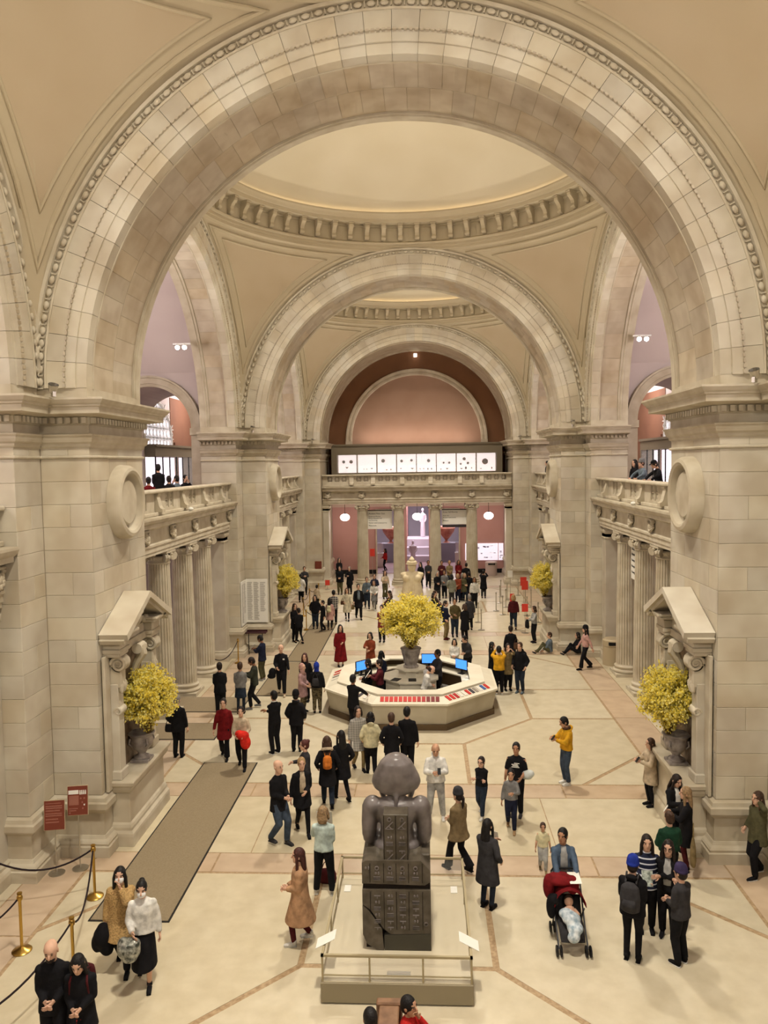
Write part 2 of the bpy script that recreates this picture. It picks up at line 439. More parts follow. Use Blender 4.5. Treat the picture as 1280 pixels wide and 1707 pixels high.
# carved leaf drops where two arches meet
gl = G()
for k in range(6):
    z = 1.9-k*.24; w = .19-.02*k
    for sg in (-1, 1): gl.tube([(0,0,z), (sg*w*.6,-.05,z+.10), (sg*w,-.03,z+.02)], [.05,.045,.02], 6)
    gl.ell((0,-.03,z-.03), .045,.04,.08, 6, 4)
gl.lathe([(.0,.02),(.11,.02),(.11,-.04),(.05,-.05),(0,-.05)], 12, M=T(-.12,-.03,2.1) @ Rx(PI/2)); gl.lathe([(.0,.02),(.11,.02),(.11,-.04),(.05,-.05),(0,-.05)], 12, M=T(.12,-.03,2.1) @ Rx(PI/2))
gl.tube([(0,-.02,.55),(0,-.03,.35),(0,0,.2)], [.07,.06,.01], 6)
LEAF = gl.mesh('leaf_drop', STONE_C, 'all')
for s in (-1, 1):
    for y, p in ((D[0], PIL[s, 17.2]), (D[2], PIL[s, 35.0]), (D[4], PIL[s, 51.3])):
        inst('leaf_drop', LEAF, p, (s*7.33-p.location.x, y-.08-p.location.y, ZC+.05), (0, 0, -s*PI/4))

# ---- pendentives, dome rings and domes
def sph(x, y, off=0.0):
    z = math.sqrt(max(2*a_*a_-x*x-y*y, 0)); k = 1-off/(a_*math.sqrt(2)); return Vector((x*k, y*k, z*k))
def pend_patch(dl, dr, off, n=40, m=10):
    rho = a_+dr; c = (a_-dl)/rho; p0 = math.acos(min(1, c)); P = []
    for i in range(n+1):
        ph = p0+(PI/2-2*p0)*i/n; rm = max((a_-dl)/max(math.cos(ph), math.sin(ph)), rho)
        P.append([sph((rho+(rm-rho)*j/m)*math.cos(ph), (rho+(rm-rho)*j/m)*math.sin(ph), off) for j in range(m+1)])
    return G().grid(P)
def pend_frame(dl, dr, w, h):
    rho = a_+dr; x = a_-dl; y1 = math.sqrt(rho*rho-x*x); L = []
    for i in range(14): L.append((x, y1+(x-y1)*i/14))
    for i in range(14): L.append((x-(x-y1)*i/14, x))
    p0 = math.acos(x/rho)
    for i in range(20): ph = PI/2-p0-(PI/2-2*p0)*i/20; L.append((rho*math.cos(ph), rho*math.sin(ph)))
    pts = [sph(*p) for p in L]; n = len(pts); R = []
    for i in range(n):
        tn = (pts[(i+1) % n]-pts[i-1]).normalized(); nm = -pts[i].normalized(); bn = tn.cross(nm)
        t0 = (pts[i]-pts[i-1]).normalized(); k = 1/max(.45, abs(t0.dot(tn)))
        R.append([pts[i]+bn*(w*q*k)+nm*hh for q, hh in ((-1,-.02),(-1,h*.6),(-.5,h),(.4,h*.8),(1,h*.3),(1,-.02))])
    return G().grid(R, closeu=True, closev=True)
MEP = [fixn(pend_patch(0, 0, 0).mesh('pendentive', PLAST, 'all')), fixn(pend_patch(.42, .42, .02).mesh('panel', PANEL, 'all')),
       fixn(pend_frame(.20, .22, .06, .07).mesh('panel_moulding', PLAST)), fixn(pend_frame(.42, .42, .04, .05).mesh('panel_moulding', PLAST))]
CONS = G()
prof = [(7.36,18.16),(6.98,18.16),(6.96,18.10),(6.98,18.02),(7.06,17.95),(7.14,17.86),(7.18,17.76),(7.16,17.68),(7.18,17.62),(7.24,17.58),(7.36,17.56)]
CONS.add([(r, -.085, z) for r, z in prof]+[(r, .085, z) for r, z in prof], [tuple(range(11)), tuple(range(21, 10, -1))]+[(i, (i+1) % 11, 11+(i+1) % 11, 11+i) for i in range(11)])
CONS.lathe([(0,-.1),(.075,-.1),(.075,.1),(0,.1)], 10, M=T(7.06,0,18.07) @ Rx(PI/2)); CONS.lathe([(0,-.1),(.05,-.1),(.05,.1),(0,.1)], 8, M=T(7.21,0,17.66) @ Rx(PI/2))
CONS.box(6.92, 7.36, -.11, .11, 18.14, 18.19)
CONSM = fixn(CONS.mesh('console', PLAST))
RINGP = [(7.5,17.15),(7.42,17.15),(7.36,17.18),(7.36,17.28),(7.32,17.30),(7.32,17.40),(7.24,17.42),(7.22,17.48),(7.28,17.52),(7.34,17.54),(7.34,18.10),(7.28,18.12),(7.28,18.18),(6.86,18.20),(6.84,18.32),(6.78,18.34),(6.72,18.44),(6.66,18.50),(6.66,18.56),(7.2,18.58)]
for i, yc in enumerate(BAYC):
    nm = ('near', 'middle', 'far')[i]
    for sx in (-1, 1):
        for sy in (-1, 1):
            if sy < 0 and i == 0: pass
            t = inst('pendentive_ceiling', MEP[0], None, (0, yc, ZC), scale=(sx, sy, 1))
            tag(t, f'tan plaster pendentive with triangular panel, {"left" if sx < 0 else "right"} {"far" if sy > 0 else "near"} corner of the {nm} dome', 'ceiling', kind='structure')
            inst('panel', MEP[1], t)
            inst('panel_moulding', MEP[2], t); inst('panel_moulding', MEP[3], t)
    t = thing('dome_ceiling', f'{nm} shallow cream saucer dome above its ring of brackets', 'ceiling', (0, yc, 17.2), kind='structure')
    ob('ring_entablature', G().lathe(RINGP, 96, c=(0, yc, 0)), PLAST, t)
    R = (7.1**2+2.9**2)/(2*2.9); cz = 18.56+2.9-R
    dp = []
    for k in range(13):
        r = 7.1-(7.1-1.9)*k/12; dp.append((r, cz+math.sqrt(R*R-r*r)))
    ob('dome', G().lathe(dp, 96, c=(0, yc, 0)), DOME, t, smooth='all')
    ob('oculus_frame', G().lathe([(2.0, dp[-1][1]-.05),(1.75, dp[-1][1]-.08),(1.7, dp[-1][1]+.5)], 48, c=(0, yc, 0)), PLAST, t)
    ob('cove_lamp', G().lathe([(7.02,18.60),(6.86,18.60)], 64, c=(0, yc, 0)), mat('cove lamp', lin(255,225,180), .5, emit=(1,.84,.6,1), es=COVE), t, fix=False)
    ob('oculus_glass', G().lathe([(1.75, dp[-1][1]+.3),(.0, dp[-1][1]+.3)], 32, c=(0, yc, 0)), mat('oculus glass', lin(235,230,225), .5, emit=(1,.95,.88,1), es=1.0), t, fix=False)
    if i:
        for k in range(64): inst('console', CONSM, t, (0, 0, -17.2), (0, 0, (k+.5)*2*PI/64))
# ================================================================== SIDE AISLES AND GALLERIES
def quadbox(g, x0, x1, y0, y1, z0, z1): return g.box(min(x0,x1), max(x0,x1), min(y0,y1), max(y0,y1), z0, z1)
AISLE = mat('aisle wall paint', lin(196,170,165), .85, lin(186,158,154), .7)
OCHRE = mat('ochre wall and lit reveal', lin(140,98,76), .85, lin(132,92,72), .8)
VW = 6.9; VZ = 12.2; VR = (VW**2+4.5**2)/9.0; VC = VZ+4.5-VR
for i, yc in enumerate(BAYC):
    nm = ('near', 'middle', 'far')[i]
    for s in (-1, 1):
        sd = SIDE[s]
        # vaulted ceiling over the gallery
        n = 28; A = math.asin(VW/VR); P = []
        for k in range(n+1):
            t = -A+2*A*k/n; P.append([(s*8.85, yc+VR*math.sin(t), VC+VR*math.cos(t)), (s*XO, yc+VR*math.sin(t), VC+VR*math.cos(t))])
        o = ob('vault_ceiling', G().grid(P), LILP, smooth='all'); tag(o, f'{sd} pale lilac plaster vault over the {nm} gallery bay', 'ceiling', kind='structure')
        # outer wall
        o = ob('wall_'+sd, quadbox(G(), s*XO, s*(XO+.4), yc-8.9, yc+8.9, 0, 17.2), LILP); tag(o, f'{sd} outer wall of the {nm} gallery bay, pale lilac plaster', 'wall', kind='structure')
        o = ob('aisle_ceiling', quadbox(G(), s*8.5, s*XO, yc-8.9, yc+8.9, 6.15, GAL), AISLE); tag(o, f'{sd} floor slab of the gallery above the {nm} aisle', 'ceiling', kind='structure')
        o = ob('aisle_wall', quadbox(G(), s*(XO-.12), s*XO, yc-8.9, yc+8.9, 0, 6.15), AISLE); tag(o, f'{sd} dusky pink back wall of the {nm} ground floor aisle', 'wall', kind='structure')
# cross walls between gallery bays with an arched opening
def cross_wall(s, y0, y1, which):
    x0, x1, xc, r = 8.9, XO, 11.2, 1.8; sd = SIDE[s]
    t = thing('wall_'+sd, f'{sd} gallery cross wall with small round arch beside the {which} pier', 'wall', (s*xc, y0, 0), kind='structure')
    g = G(); quadbox(g, s*x0, s*x1, y0, y1, 0, GAL); quadbox(g, s*x0, s*(xc-r), y0, y1, GAL, ZC); quadbox(g, s*(xc+r), s*x1, y0, y1, GAL, ZC)
    N = 24; pts = [(xc+r*math.cos(PI-PI*k/N), ZC+r*math.sin(PI-PI*k/N)) for k in range(N+1)]
    top = 14.5
    for k in range(N):
        (xa, za), (xb, zb) = pts[k], pts[k+1]
        for y in (y0, y1): g.add([(s*xa, y, za), (s*xb, y, zb), (s*xb, y, top), (s*xa, y, top)], [(0,1,2,3)])
        g.add([(s*xa, y0, za), (s*xb, y0, zb), (s*xb, y1, zb), (s*xa, y1, za)], [(0,1,2,3)])
    quadbox(g, s*x0, s*(xc-r), y0, y1, ZC, top); quadbox(g, s*(xc+r), s*x1, y0, y1, ZC, top)
    ob('wall_body', g, LILP, t)
    for yy, dy in ((y0, -1), (y1, 1)):
        g = G(); ring(g, [(r,0),(r,.14*dy),(r+.12,.14*dy),(r+.13,.18*dy),(r+.36,.18*dy),(r+.38,.24*dy),(r+.46,.24*dy),(r+.46,0)], 32, M=T(s*xc, yy, ZC))
        for sx in (-1, 1):
            g.box(*sorted((s*xc+sx*r, s*xc+sx*(r+.44))), *sorted((yy, yy+dy*.16)), GAL, ZC-.3)
            g.box(*sorted((s*xc+sx*(r-.03), s*xc+sx*(r+.5))), *sorted((yy, yy+dy*.24)), ZC-.3, ZC)
        ob('arch_rim', g, STONE_C, t)
for s in (-1, 1):
    cross_wall(s, 33.0, 37.0, 'middle'); cross_wall(s, 15.2, 19.2, 'near')
    o = ob('wall_'+SIDE[s], quadbox(G(), s*8.9, s*XO, 50.8, 57.5, 0, 17), LILP); tag(o, f'{SIDE[s]} end wall of the far gallery beside the lunette', 'wall', kind='structure')

# ---- Ionic columns
def spiral_tube(g, M, r=.13, turns=1.75, th=.03):
    pts = []
    for k in range(26):
        t = k/25*turns*2*PI; q = r*(1-.82*k/25); pts.append((q*math.cos(t), 0, q*math.sin(t)))
    g.tube(pts, [th*(1-.45*k/25) for k in range(26)], 6, M=M)
def column_meshes():
    H = 5.5
    g = G(); g.box(-.52,.52,-.52,.52,0,.12)
    g.lathe([(.0,.12),(.50,.12),(.53,.16),(.53,.20),(.50,.235),(.46,.24),(.44,.27),(.45,.30),(.47,.32),(.47,.36),(.44,.385),(.41,.40),(.40,.44),(0,.44)], 32)
    base = fixn(g.mesh('base', STONE_C, 35))
    P = []; n = 96
    for k in range(9):
        z = .42+(H-.42-.42)*k/8; R = .40-.055*(k/8)**1.5
        P.append([(R*(1-.085*max(0, math.sin(24*2*PI*j/n))**.8)*math.cos(2*PI*j/n), R*(1-.085*max(0, math.sin(24*2*PI*j/n))**.8)*math.sin(2*PI*j/n), z) for j in range(n)])
    g = G().grid(P, closev=True); shaft = fixn(g.mesh('shaft', STONE_C))
    g = G(); z = H-.42
    g.lathe([(.0,z-.03),(.355,z-.03),(.375,z-.01),(.375,z+.02),(.35,z+.04),(.35,z+.10),(.40,z+.14),(.45,z+.20),(.40,z+.24),(0,z+.24)], 28)
    g.bbox(-.44,.44,-.44,.44,H-.10,H,.02)
    for q in range(4):
        M = Rz(PI/4+q*PI/2)
        for e in (-1, 1):
            spiral_tube(g, M @ T(.50, .035*e, H-.24) @ Ry(PI/2-PI/2), .135, 1.75, .032)
        g.lathe([(0,-.06),(.135,-.06),(.11,0),(.135,.06),(0,.06)], 14, M=M @ T(.50, 0, H-.24) @ Rx(PI/2))
        g.ell((0,0,0), .06,.06,.05, 8, 5, M=Rz(q*PI/2) @ T(.43, 0, H-.14))
        for e in (-1, 0, 1): g.ell((0,0,0), .04,.05,.06, 6, 4, M=Rz(q*PI/2+e*.3) @ T(.42, 0, H-.25))
    return base, shaft, fixn(g.mesh('capital', STONE_C, 35))
CB, CS, CC = column_meshes()
def column(x, y, label, rz=0):
    t = thing('column', label, 'column', (x, y, 0), rz, kind='structure')
    inst('base', CB, t); inst('shaft', CS, t); inst('capital', CC, t); return t
ORD = ('first', 'second', 'third', 'fourth')
for s in (-1, 1):
    for k in range(4):
        if k: column(s*8.2, 26.1+(-3.675+2.45*k), f'{ORD[k]} fluted Ionic column of the {SIDE[s]} colonnade in the middle bay')
        column(s*8.2, 43.9+(-3.675+2.45*k), f'{ORD[k]} fluted Ionic column of the {SIDE[s]} colonnade in the far bay')
    column(s*8.2, 8.3+3.675, f'fluted Ionic column at the {SIDE[s]} edge of the near bay')
for k in range(4): column(-3.7+2.467*k, 52.5, f'{ORD[k]} fluted Ionic column from the left under the far balcony')

# ---- entablatures and balustrades
ENT = [(-.9,5.5),(0,5.5),(0,5.62),(.03,5.62),(.03,5.76),(.07,5.79),(.07,5.85),(.0,5.88),(.0,6.28),(.05,6.32),(.09,6.36),(.28,6.40),(.28,6.50),(.36,6.56),(.40,6.64),(.40,6.70),(-.9,6.70)]
gA = G()
for sg in (-1, 1):
    for k in range(4):
        gA.tube([(0,-.03,-.12),(sg*.10,-.10,-.10+.07*k),(sg*(.2-.02*k),-.06,-.02+.06*k),(sg*(.24-.03*k),-.02,.02+.05*k)], [.04,.05,.04,.012], 6)
    gA.lathe([(0,-.04),(.075,-.05),(.05,.0),(.075,.05),(0,.04)], 10, M=T(sg*.15,-.06,.17) @ Ry(PI/2))
gA.ell((0,-.08,.02), .08,.08,.13, 8, 6); gA.ell((0,-.10,-.13), .05,.06,.07, 8, 5); gA.box(-.22,.22,-.12,.02,.2,.25)
ACAN = gA.mesh('carved_bracket', STONE_C, 'all')
def pierced(wd, h, star=4):
    g = G(); e = .045; t = .12
    g.box(0,wd,0,t,0,e).box(0,wd,0,t,h-e,h).box(0,e,0,t,e,h-e).box(wd-e,wd,0,t,e,h-e)
    cx = wd/2; nrow = 1 if h < wd*1.2 else 2
    for r in range(nrow):
        cz = h*(r+.5)/nrow; R = min(wd, h/nrow)/2-.02
        for k in range(star):
            a = k*PI/star+PI/8*0; g.box(-R, R, .01, t-.01, -.018, .018, T(cx, 0, cz) @ Ry(a))
        g.lathe([(0,.0),(R*.42,.0),(R*.42,t),(0,t)], 12, M=T(cx, t, cz) @ Rx(PI/2))
    if nrow == 2: g.box(e, wd-e, 0, t, h/2-.02, h/2+.02)
    return fixn(g.mesh('pierced_panel', STONE_C))
PP = pierced(.36, .50); PR = pierced(.40, .42)
def die_mesh():
    p = [(0,6.8),(-.26,6.8),(-.26,6.9),(-.20,6.93),(-.16,7.0),(-.14,7.1),(-.10,7.25),(-.10,7.3),(-.14,7.34),(-.14,7.40),(0,7.40)]; n = len(p)
    g = G().add([(-.14, y, z) for y, z in p]+[(.14, y, z) for y, z in p], [tuple(range(n)), tuple(range(2*n-1, n-1, -1))]+[(i, (i+1) % n, n+(i+1) % n, n+i) for i in range(n)])
    return fixn(g.mesh('balustrade_pier', STONE_C))
DIE = die_mesh()
def run(kind, L, dies, brk, label, loc, rz, panel, npan, pw):
    """entablature + balustrade, local x along, -y outward (toward the hall)"""
    t = thing('entablature_beam', label+' entablature with carved brackets', 'entablature', loc, rz, kind='structure')
    ob('beam', G().sweep([(-L, 0), (L, 0)], ENT), STONE_C, t, world=False)
    for x in brk: inst('carved_bracket', ACAN, t, (x, -.01, 6.07))
    u = thing('balustrade', label+' stone balustrade with pierced panels', 'balustrade', loc, rz)
    ob('plinth', G().bbox(-L, L, -.10, .22, 6.705, 6.81, .015), STONE_C, u, world=False)
    ob('rail', G().sweep([(-L, 0), (L, 0)], [(-.3,7.40),(.12,7.40),(.15,7.43),(.15,7.47),(.11,7.50),(-.3,7.50)]), STONE_C, u, world=False)
    xs = [-L]+list(dies)+[L]
    for x in dies: inst('balustrade_pier', DIE, u, (x, .04, 0))
    for x0, x1 in zip(xs, xs[1:]):
        m = (x0+x1)/2; wd = x1-x0; tot = npan*pw+(npan-1)*.08; n = npan
        while tot > wd-.3 and n > 1: n -= 1; tot = n*pw+(n-1)*.08
        if tot > wd-.2: ob('solid_panel', G().box(x0, x1, .02, .14, 6.81, 7.40), STONE_C, u, world=False); continue
        ob('solid_panel', G().box(x0, m-tot/2, .02, .14, 6.81, 7.40), STONE_C, u, world=False)
        ob('solid_panel', G().box(m+tot/2, x1, .02, .14, 6.81, 7.40), STONE_C, u, world=False)
        ph = .50 if panel is PP else .42
        for j in range(n-1): ob('solid_panel', G().box(m-tot/2+pw+j*(pw+.08), m-tot/2+pw+j*(pw+.08)+.08, .02, .14, 7.40-ph, 7.40), STONE_C, u, world=False)
        if ph < .58: ob('solid_panel', G().box(m-tot/2, m+tot/2, .02, .14, 6.81, 7.40-ph), STONE_C, u, world=False)
        for j in range(n): inst('pierced_panel', panel, u, (m-tot/2+j*(pw+.08), .05, 7.40-ph))
    return t, u
for s in (-1, 1):
    for i, yc in enumerate(BAYC):
        nm = ('near', 'middle', 'far')[i]
        run('side', 6.33, [-5.0+2.5*k for k in range(5)], [-3.675+2.45*k for k in range(4)]+[-6.1, 6.1], f'{SIDE[s]} gallery of the {nm} bay,', (s*7.75, yc, 0), s*-PI/2, PP, 2, .36)
run('end', 6.33, [-4.35, -2.9, -1.45*0-.95, .95, 2.9, 4.35], [-3.7+2.467*k for k in range(4)]+[-6.0, 6.0], 'far balcony,', (0, 52.05, 0), 0, PR, 3, .40)
# pilasters closing each colonnade
def pilaster(x0, x1, y0, y1, label):
    t = thing('pilaster_column', label, 'pilaster', ((x0+x1)/2, (y0+y1)/2, 0), kind='structure')
    ob('shaft', G().bbox(x0, x1, y0, y1, 0, 5.2, .015), STONE, t)
    pth = ccw(rect(x0, x1, y0, y1))
    ob('capital', G().sweep(pth, [(0,5.0),(.03,5.02),(.03,5.06),(0,5.08),(0,5.2),(.05,5.24),(.07,5.30),(.07,5.38),(.0,5.40)], closed=True).box(x0, x1, y0, y1, 5.1, 5.5), STONE_C, t)
    ob('base', G().sweep(pth, [(0,.44),(.05,.40),(.05,.34),(.10,.28),(.12,.22),(.12,0)], closed=True), STONE_C, t)
for s in (-1, 1):
    for yc, nm in ((26.1, 'middle'), (43.9, 'far')):
        pilaster(*sorted((s*7.86, s*8.62)), yc+5.75, yc+6.36, f'{SIDE[s]} stone pilaster at the far end of the {nm} bay colonnade')
        pilaster(*sorted((s*7.86, s*8.62)), yc-6.36, yc-5.75, f'{SIDE[s]} stone pilaster at the near end of the {nm} bay colonnade')
    pilaster(*sorted((s*7.86, s*8.62)), 8.3+5.75, 8.3+6.36, f'{SIDE[s]} stone pilaster at the far end of the near bay colonnade')
    pilaster(*sorted((s*5.95, s*6.36)), 52.1, 52.9, f'{SIDE[s]} stone pilaster beside the far balcony columns')

# ---- windows and display cases in the far gallery bays
GLOW = mat('window daylight', lin(240,236,250), .5, emit=(.93,.90,1,1), es=2.2)
CASEW = mat('lit case back', lin(245,232,225), .6, emit=(1,.86,.84,1), es=1.25)
CASEG = mat('gallery case back', lin(240,232,245), .6, emit=(.95,.88,1,1), es=1.5)
GLASS = mat('case glass', (1,1,1,1), .05, alpha=.12, spec=.5)
for s in (-1, 1):
    sd = SIDE[s]; yw = 39.8; R = 2.35; X = s*(XO-.02)
    t = thing('window_'+('1' if s < 0 else '2'), f'{sd} arched gallery window with white star lattice tracery', 'window', (X, yw, 8.6), kind='structure')
    n = 24; arc = [(R*math.cos(PI*k/n), ZC-.6+R*math.sin(PI*k/n)) for k in range(n+1)]
    poly = [(R, 9.0)]+arc+[(-R, 9.0)]
    ob('pane', G().add([(X-s*.02, yw+y, z) for y, z in poly], [tuple(range(len(poly)))]), GLOW, t)
    g = G()
    for (y0, z0), (y1, z1) in zip(poly, poly[1:]): g.tube([(X-s*.06, yw+y0, z0), (X-s*.06, yw+y1, z1)], .09, 6)
    ob('frame', g, mat('white paint', lin(232,228,224), .6), t)
    g = G()
    for k in range(-4, 5):
        y = k*.52; h = math.sqrt(max(R*R-y*y, 0))
        g.box(*sorted((X-s*.02, X-s*.08)), yw+y-.035, yw+y+.035, 9.0, ZC-.6+h)
        for q in range(5):
            z = 9.2+q*.52
            if h > .4 and z < ZC-.6+h:
                for a in (PI/4, -PI/4, 0): g.box(-.03, .03, -.36, .36, -.02, .02, T(X-s*.05, yw+y+.26, z) @ Rx(a))
    ob('tracery', g, MATS['white paint'], t)
    g = G(); g.box(*sorted((X, X-s*.25)), yw+R+.05, yw+R+.55, 6.5, ZC-.3)
    ob('reveal', g, OCHRE, t)  # orange light on the jamb is put into the reveal's colour
    # lit display cases along the wall
    xw = s*12.5
    t = thing('display_case', f'long wall display case glowing white on the {sd} gallery behind the balustrade', 'display case', (xw, 36.5, GAL))
    g = G(); quadbox(g, xw, s*13.3, 37.2, 43.8, 8.72, 9.2); quadbox(g, xw, s*13.3, 37.2, 43.8, GAL, 6.95); quadbox(g, s*13.25, s*13.3, 37.2, 43.8, 6.95, 8.72); quadbox(g, xw, s*13.3, 43.6, 43.8, 6.95, 8.72)
    ob('case_body', g, CASEM, t)
    g = G(); quadbox(g, xw-s*.08, s*13.3, 37.15, 43.85, 9.2, 9.32); ob('case_cornice', g, CASEM, t)
    for k in range(6):
        y0 = 37.25+k*1.06
        g = G(); quadbox(g, s*13.2, s*13.22, y0+.03, y0+1.03, 6.97, 8.70); ob('lit_back', g, CASEG, t)
        g = G(); quadbox(g, xw+s*.02, xw+s*.035, y0+.02, y0+1.04, 6.95, 8.72); ob('pane', g, GLASS, t)
        g = G(); quadbox(g, xw, xw+s*.06, y0-.02, y0+.02, 6.95, 8.72); ob('mullion', g, BLACKM, t)
    o = ob('wall_'+sd, quadbox(G(), s*(XO-.03), s*XO, 42.25, 50.7, 6.5, 12.0), OCHRE); tag(o, f'{sd} ochre painted panel of the far gallery wall', 'wall', kind='structure')

# ================================================================== FAR END
Y5 = D[4]
o = thing('wall_end', 'far end wall with brown lunette above the display case', 'wall', (0, 55.9, 6.45), kind='structure')
half = lambda r, n=40: [(r*math.cos(PI*k/n), ZC+r*math.sin(PI*k/n)) for k in range(n+1)]
pl = half(6.34); ob('lunette_wall', G().add([(x, 55.9, z) for x, z in pl]+[(-6.34, 55.9, 6.2), (6.34, 55.9, 6.2)], [tuple(range(len(pl)+2))]), LUNB, o)
pl = half(4.62); ob('lunette_panel', G().add([(x, 55.86, z) for x, z in pl]+[(-4.62, 55.86, 6.3), (4.62, 55.86, 6.3)], [tuple(range(len(pl)+2))]), LUNP, o)
g = ring(G(), [(4.60,.06),(4.60,-.06),(4.66,-.14),(4.78,-.14),(4.82,-.10),(4.9,-.10),(4.94,-.16),(5.05,-.16),(5.08,-.08),(5.08,.06)], 48, M=T(0, 55.86, ZC)); 
for sx in (-1, 1): g.box(*sorted((sx*4.6, sx*5.08)), 55.72, 55.9, 6.45, ZC)
ob('lunette_moulding', g, SOFF, o)
o = ob('balcony_floor', G().box(-6.36, 6.36, 52.2, 56, 5.9, 6.45), AISLE); tag(o, 'floor slab of the far balcony above the four columns', 'floor', kind='structure')
o = ob('exit_lamp', G().bbox(-.12, .12, 55.6, 55.72, 15.72, 15.96, .02), mat('exit lamp glow', lin(255,250,235), .5, emit=(1,.95,.85,1), es=5)); tag(o, 'small square white lamp at the crown of the brown lunette', 'lamp')
# display case on the balcony
t = thing('display_case', 'long taupe display case with eight lit bays on the far balcony', 'display case', (0, 54.6, 6.45))
W0, W1, N8 = -5.55, 5.55, 8; zb, zt = 7.58, 8.84
ob('case_body', G().box(-5.95, 5.95, 54.9, 55.0, GAL, 9.4).box(-5.95, W0, 54.2, 54.9, GAL, 9.4).box(W1, 5.95, 54.2, 54.9, GAL, 9.4).box(W0, W1, 54.2, 54.9, GAL, zb).box(W0, W1, 54.2, 54.9, zt, 9.4), CASEM, t)
ob('case_cornice', G().sweep(ccw(rect(-5.95, 5.95, 54.2, 55.0)), [(0,9.40),(.06,9.42),(.10,9.5),(.10,9.58),(-.4,9.58)], closed=True), CASEM, t)
wb = (W1-W0)/N8
TERRA = mat('dark pottery', lin(140,112,92), .5, lin(96,78,70), 9); SILV = mat('old silver', lin(150,148,150), .35, metal=.6)
for k in range(N8):
    x0 = W0+k*wb
    ob('lit_back', G().box(x0+.02, x0+wb-.02, 54.86, 54.89, zb, zt), CASEW, t)
    ob('pane', G().box(x0+.03, x0+wb-.03, 54.235, 54.245, zb, zt), GLASS, t)
    if k: ob('mullion', G().box(x0-.025, x0+.025, 54.2, 54.3, zb, zt), CASEM, t)
def item(kind, x, z, r, m):
    r *= .78
    if kind == 'plate':
        g = G().lathe([(0,.02),(r*.55,.015),(r,.05),(r,.07),(r*.5,.04),(0,.045)], 20, M=T(x, 54.84, z) @ Rx(PI/2)); nm = 'plate'; lb = 'round dark plate'
    elif kind == 'vase':
        g = G().lathe([(0,0),(r*.45,0),(r*.5,.05),(r*.9,r*.9),(r,r*1.3),(r*.6,r*1.9),(r*.4,r*2.2),(r*.6,r*2.5),(0,r*2.5)], 16, c=(x, 54.6, z)); nm = 'vase'; lb = 'small dark vase'
    else:
        g = G().lathe([(0,0),(r*.5,0),(r*.3,.05),(r*.9,r*.5),(r,r*.8),(r*.9,r*.8),(0,r*.3)], 16, c=(x, 54.6, z)); nm = 'bowl'; lb = 'small footed bowl'
    o = ob(nm, g, m, smooth=40); return o, lb
ITEMS = [('plate',-5.15,8.36,.14,SILV),('plate',-4.62,8.36,.16,TERRA),('bowl',-4.9,7.9,.16,TERRA),('vase',-3.7,7.78,.05,SILV),('vase',-3.5,7.78,.05,SILV),('bowl',-3.15,7.82,.13,SILV),
  ('plate',-2.35,8.4,.17,SILV),('bowl',-2.1,7.72,.11,TERRA),('vase',-1.8,7.72,.06,TERRA),('plate',-1.05,8.36,.13,SILV),('plate',-.35,8.4,.12,SILV),('bowl',-1.1,7.8,.1,TERRA),('bowl',-.3,7.78,.14,TERRA),
  ('plate',.85,8.36,.15,SILV),('vase',.25,7.75,.05,TERRA),('vase',.5,7.75,.05,TERRA),('vase',.8,7.72,.07,SILV),('vase',1.05,7.72,.07,SILV),('bowl',1.7,7.72,.1,TERRA),('bowl',2.15,7.74,.13,TERRA),('plate',2.3,8.2,.1,SILV),('plate',1.9,8.2,.09,SILV),
  ('plate',3.35,8.45,.14,TERRA),('plate',3.1,8.1,.09,SILV),('plate',3.6,8.15,.11,SILV),('bowl',3.15,7.72,.13,TERRA),('vase',3.45,7.72,.1,BLACKM),('vase',3.85,7.75,.06,SILV),('plate',4.8,8.25,.27,TERRA),('bowl',4.5,7.72,.1,SILV),('vase',5.25,7.72,.07,TERRA)]
WHB = ('first','second','third','fourth','fifth','sixth','seventh','eighth')
cnt = {}
for it in sorted(ITEMS, key=lambda q: q[1]):
    o, lb = item(*it); bay = min(7, int((it[1]-W0)/wb)); cnt[lb, bay] = cnt.get((lb, bay), 0)+1
    tag(o, f'{WHB[cnt[lb, bay]-1]} {lb} from the left in the {WHB[bay]} bay of the balcony case', o.name.split('.')[0], 'antiquities in the balcony case')
# ground floor vestibule
def rosew(name, x0, x1, y0, y1, z0, z1, label, m=ROSE):
    o = ob(name, G().box(x0, x1, y0, y1, z0, z1), m); tag(o, label, 'wall', kind='structure'); return o
t = thing('wall_back', 'rose painted back wall of the vestibule with three doorways', 'wall', (0, 57.5, 0), kind='structure')
gp = [(-6.36,-3.05),(-1.3,-.82),(.82,1.3),(3.05,6.36)]
for x0, x1 in gp: ob('wall_segment', G().box(x0, x1, 57.5, 57.75, 0, 5.9), ROSE, t)
ob('lintel', G().box(-3.05, -1.3, 57.5, 57.75, 4.7, 5.9).box(1.3, 3.05, 57.5, 57.75, 4.7, 5.9).box(-.82, .82, 57.5, 57.75, 5.6, 5.9), ROSE, t)
ob('upper_band', G().box(-6.36, 6.36, 57.42, 57.5, 5.0, 5.9), mat('pale rose paint', lin(205,178,160), .8), t)
ob('skirting', G().box(-6.36, -3.05, 57.44, 57.5, 0, .3).box(3.05, 6.36, 57.44, 57.5, 0, .3), BLACKM, t)
for nm, x in (('left', -2.175), ('right', 2.175)):
    d = ob('doorway_trim', G().box(x-.95, x-.87, 57.4, 57.8, 0, 4.78).box(x+.87, x+.95, 57.4, 57.8, 0, 4.78).box(x-.95, x+.95, 57.4, 57.8, 4.7, 4.82), STONE_C); tag(d, f'{nm} stone door surround in the rose wall', 'trim', kind='structure')
